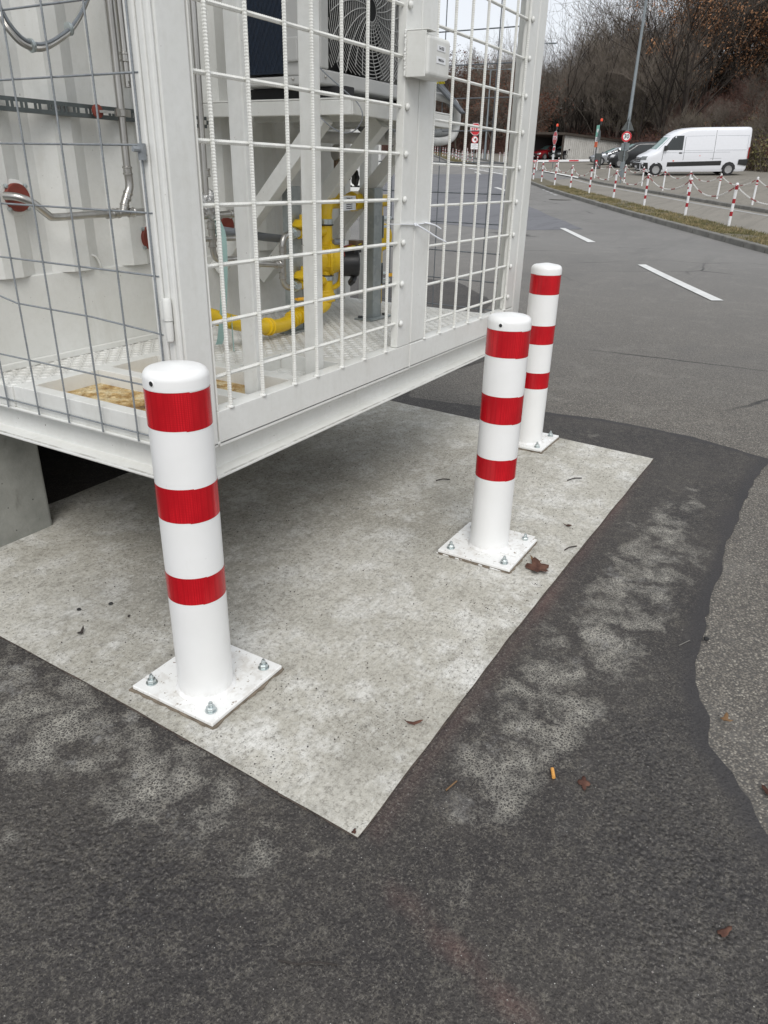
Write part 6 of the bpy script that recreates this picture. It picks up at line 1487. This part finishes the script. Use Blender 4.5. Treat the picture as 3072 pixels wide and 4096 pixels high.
bush('olive_bush', 'broad olive green bush on the bank above the van', 'bush', 9.0, 6.5, 2.4, 'olive_leaf', 7, 240)
bush('rusty_bush', 'rust red climber hanging behind the distant cage', 'bush', 31.6, -30, 2.0, 'beech_leaf', 8, 120) if False else None
# grass on the verge
def blades(name, P, Q, n, h, lab, seed):
    random.seed(seed); S = samp(P, 200); T = samp(Q, 200); V = []; F = []; MI = []
    for _ in range(n):
        i = min(199, int(200 * (1 - random.random() ** 1.15 * .86))); f = random.random(); u = random.random()
        a = Vector(S[i]).lerp(Vector(S[i + 1]), u); b = Vector(T[i]).lerp(Vector(T[i + 1]), u); p = a.lerp(b, f)
        if fnoise(p.x, p.y, 7, 1.3) < -.12 and random.random() < .8: continue
        z = gz(p.x) + .10; L = h * random.uniform(.4, 1.2); w_ = .006 + .004 * random.random(); d = Vector((random.gauss(0, .6), random.gauss(0, .6), 1)).normalized(); s = rvec(); s = (s - d * s.dot(d)).normalized() * w_
        q = Vector((p.x, p.y, z)); b0 = len(V); V += [tuple(q - s), tuple(q + s), tuple(q + d * L)]; F.append((b0, b0 + 1, b0 + 2)); MI.append(1 if random.random() < (.62 if fnoise(p.x, p.y, 3, .9) < .12 else .25) else 0)
    m = MB(); m.v = V; m.f = F; m.mi = MI; return m.build(name, ['grass_blade', 'dead_blade'], label=lab, category='grass', kind='stuff')
blades('grass', offs(KF, .15), VB, 70000, .075, 'patchy short grass and moss along the kerb verge', 5)
blades('grass', offs(KI, .2), offs(KI, 1.5), 9000, .12, 'short grass on the far traffic island', 6)

# ================================================================== LITTER AND SMALL THINGS ON THE GROUND
ZS, ZT = GL + .0105, GL + .0045
def leafshape(name, lab, cat, x, y, z, size, mat, seed, lobes=5, curl=.3, rz=0., thin=.55):
    random.seed(seed); m = MB(); n = lobes * 4; ring = []
    for k in range(n):
        t = 2 * pi * k / n; r = size * (.55 + .45 * abs(cos(lobes * t / 2)) ** 1.5) * random.uniform(.88, 1.08); ux, uy = cos(t) * r, sin(t) * r * thin
        ring.append((ux, uy, .003 + curl * size * ((ux / size) ** 2 * .8 + random.uniform(0, .35) * (r / size))))
    c, s = cos(rz), sin(rz); mid = [(a * .5, b * .5, .004 + h * .25) for a, b, h in ring]
    V = ring + mid + [(0, 0, .004)]; V = [(x + a * c - b * s, y + a * s + b * c, z + h) for a, b, h in V]
    m.add(V, [(i, (i + 1) % n, n + (i + 1) % n, n + i) for i in range(n)] + [(n + i, n + (i + 1) % n, 2 * n) for i in range(n)])
    o = m.build(name, mat, origin=(x, y, z), smooth=True, label=lab, category=cat); sm = o.modifiers.new('thick', 'SOLIDIFY'); sm.thickness = .0006; return o
leafshape('dead_leaf', 'large curled red brown maple leaf beside the middle bollard plate', 'leaf', 2.40, .70, ZS, .060, 'dry_leaf', 1, 5, .35, .6, .9)
leafshape('dead_leaf', 'small tan leaf lying against the large maple leaf', 'leaf', 2.445, .725, ZS, .028, 'dry_leaf_tan', 2, 3, .5, 1.2, .7)
leafshape('dead_leaf', 'curled dark brown seed pod near the slab corner', 'leaf', 1.39, .69, ZS, .028, 'dry_leaf', 3, 2, .55, 2.2, .35)
leafshape('dead_leaf', 'flattened brown leaf scrap on the tar near the cigarette end', 'leaf', 1.43, .235, ZT, .026, 'dry_leaf', 4, 4, .05, .3, .6)
leafshape('dead_leaf', 'dull red folded leaf on the tar at lower right', 'leaf', 1.19, -.12, ZT, .022, 'dry_leaf', 5, 3, .1, -.5, .45)
leafshape('dead_leaf', 'black curled leaf left of the nearest bollard', 'leaf', 1.20, 1.79, ZS, .020, 'twig_dark', 6, 3, .7, .4, .5)
leafshape('dead_leaf', 'reddish leaf scrap at the lower right picture edge', 'leaf', 1.64, -.16, ZT, .022, 'dry_leaf', 7, 3, .3, .9, .6)
leafshape('dead_leaf', 'brown leaf scrap on the slab right of the middle bollard', 'leaf', 2.83, .72, ZS, .024, 'dry_leaf', 8, 3, .4, 2.0, .4)
leafshape('dead_leaf', 'rusty leaf flake at the very corner of the slab', 'leaf', 1.005, .635, ZS, .009, 'dry_leaf', 9, 3, .3, .3, .7)
leafshape('paper_scrap', 'crumpled beige paper scrap on the old asphalt at the right', 'paper scrap', 1.85, -.035, .003, .018, 'dry_leaf_tan', 10, 4, .9, .2, .9)
def stick(name, lab, cat, P, r, mat):
    m = MB(); m.tube(smoothp(P), r, 6, True); m.build(name, mat, origin=P[0], smooth=True, label=lab, category=cat)
stick('twig', 'thin black twig lying on the dark tar near the bottom', 'twig', [(.735, .50, ZT + .003), (.715, .54, ZT + .006), (.70, .56, ZT + .003), (.685, .60, ZT + .002)], .0016, 'twig_dark')
stick('twig', 'small brown twig on the slab right of the maple leaf', 'twig', [(2.60, .66, ZS + .004), (2.63, .65, ZS + .006), (2.66, .63, ZS + .004)], .0026, 'twig_dark')
stick('twig', 'short dark twig on the slab in front of the cage doors', 'twig', [(2.97, 1.42, ZS + .003), (3.0, 1.40, ZS + .005), (3.02, 1.37, ZS + .003)], .0026, 'twig_dark')
stick('twig', 'dark curved twig near the base of the farthest bollard', 'twig', [(3.33, .88, ZS + .003), (3.37, .86, ZS + .005), (3.40, .83, ZS + .003)], .0026, 'twig_dark')
stick('straw', 'pale straw sliver on the tar at the right', 'straw', [(2.17, .145, ZT + .003), (2.22, .120, ZT + .003)], .0016, 'kerb_stone')
stick('twig', 'thin dry stem on the tar just outside the slab corner', 'twig', [(1.23, .515, ZT + .002), (1.27, .505, ZT + .003)], .0022, 'dry_leaf_tan')
m = MB(); m.cyl((1.406, .304, ZT + .0045), (1.433, .317, ZT + .0045), .0045, n=12); m.build('cigarette_end', 'butt_orange', origin=(1.42, .31, ZT), smooth='auto', label='orange cigarette end lying on the dark tar', category='cigarette end')
def stone(x, y, z, r, seed): 
    random.seed(seed); bm = bmesh.new(); bmesh.ops.create_icosphere(bm, subdivisions=1, radius=1); vs = [(x + v.co.x * r * random.uniform(.75, 1.2), y + v.co.y * r * random.uniform(.75, 1.2), z + .4 * r + v.co.z * r * .6) for v in bm.verts]; bm.verts.index_update(); fs = [tuple(v.index for v in f.verts) for f in bm.faces]; bm.free(); return vs, fs
for (x, y, z, r, lab) in ((1.37, 1.85, ZS, .008, 'small black pebble left of the nearest bollard'), (1.29, 1.91, ZS, .008, 'dark pebble farther left on the slab'), (1.35, 1.74, ZS, .006, 'tiny dark chip beside the nearest bollard'), (2.25, .075, ZT + .004, .011, 'black asphalt lump on the bitumen seam')):
    m = MB(); m.add(*stone(x, y, z, r, int(x * 100))); m.build('pebble', 'pit_black' if r > .007 else 'twig_dark', origin=(x, y, z), label=lab, category='pebble')
# loose grit, uncountable
random.seed(8); m = MB()
for _ in range(2600):
    if random.random() < .3: x, y, z = random.uniform(1.05, 3.9), random.uniform(.63, 2.3), ZS; r = random.uniform(.0010, .0028); m.cur = 1
    else: x, y, z = random.uniform(.45, 4.4), random.uniform(-1.2, 2.4), ZT; r = random.uniform(.0008, .0026); m.cur = 0 if random.random() < .6 else 1
    if z == ZT and 1.0 < x < 4.0 and y > .6: continue
    m.add(*stone(x, y, z, r, None if False else random.randint(0, 9999)))
    random.seed(_ * 7 + 1)
m.build('grit', ['pebble', 'twig_dark'], label='fine loose grit scattered over slab and tar', category='grit', kind='stuff')
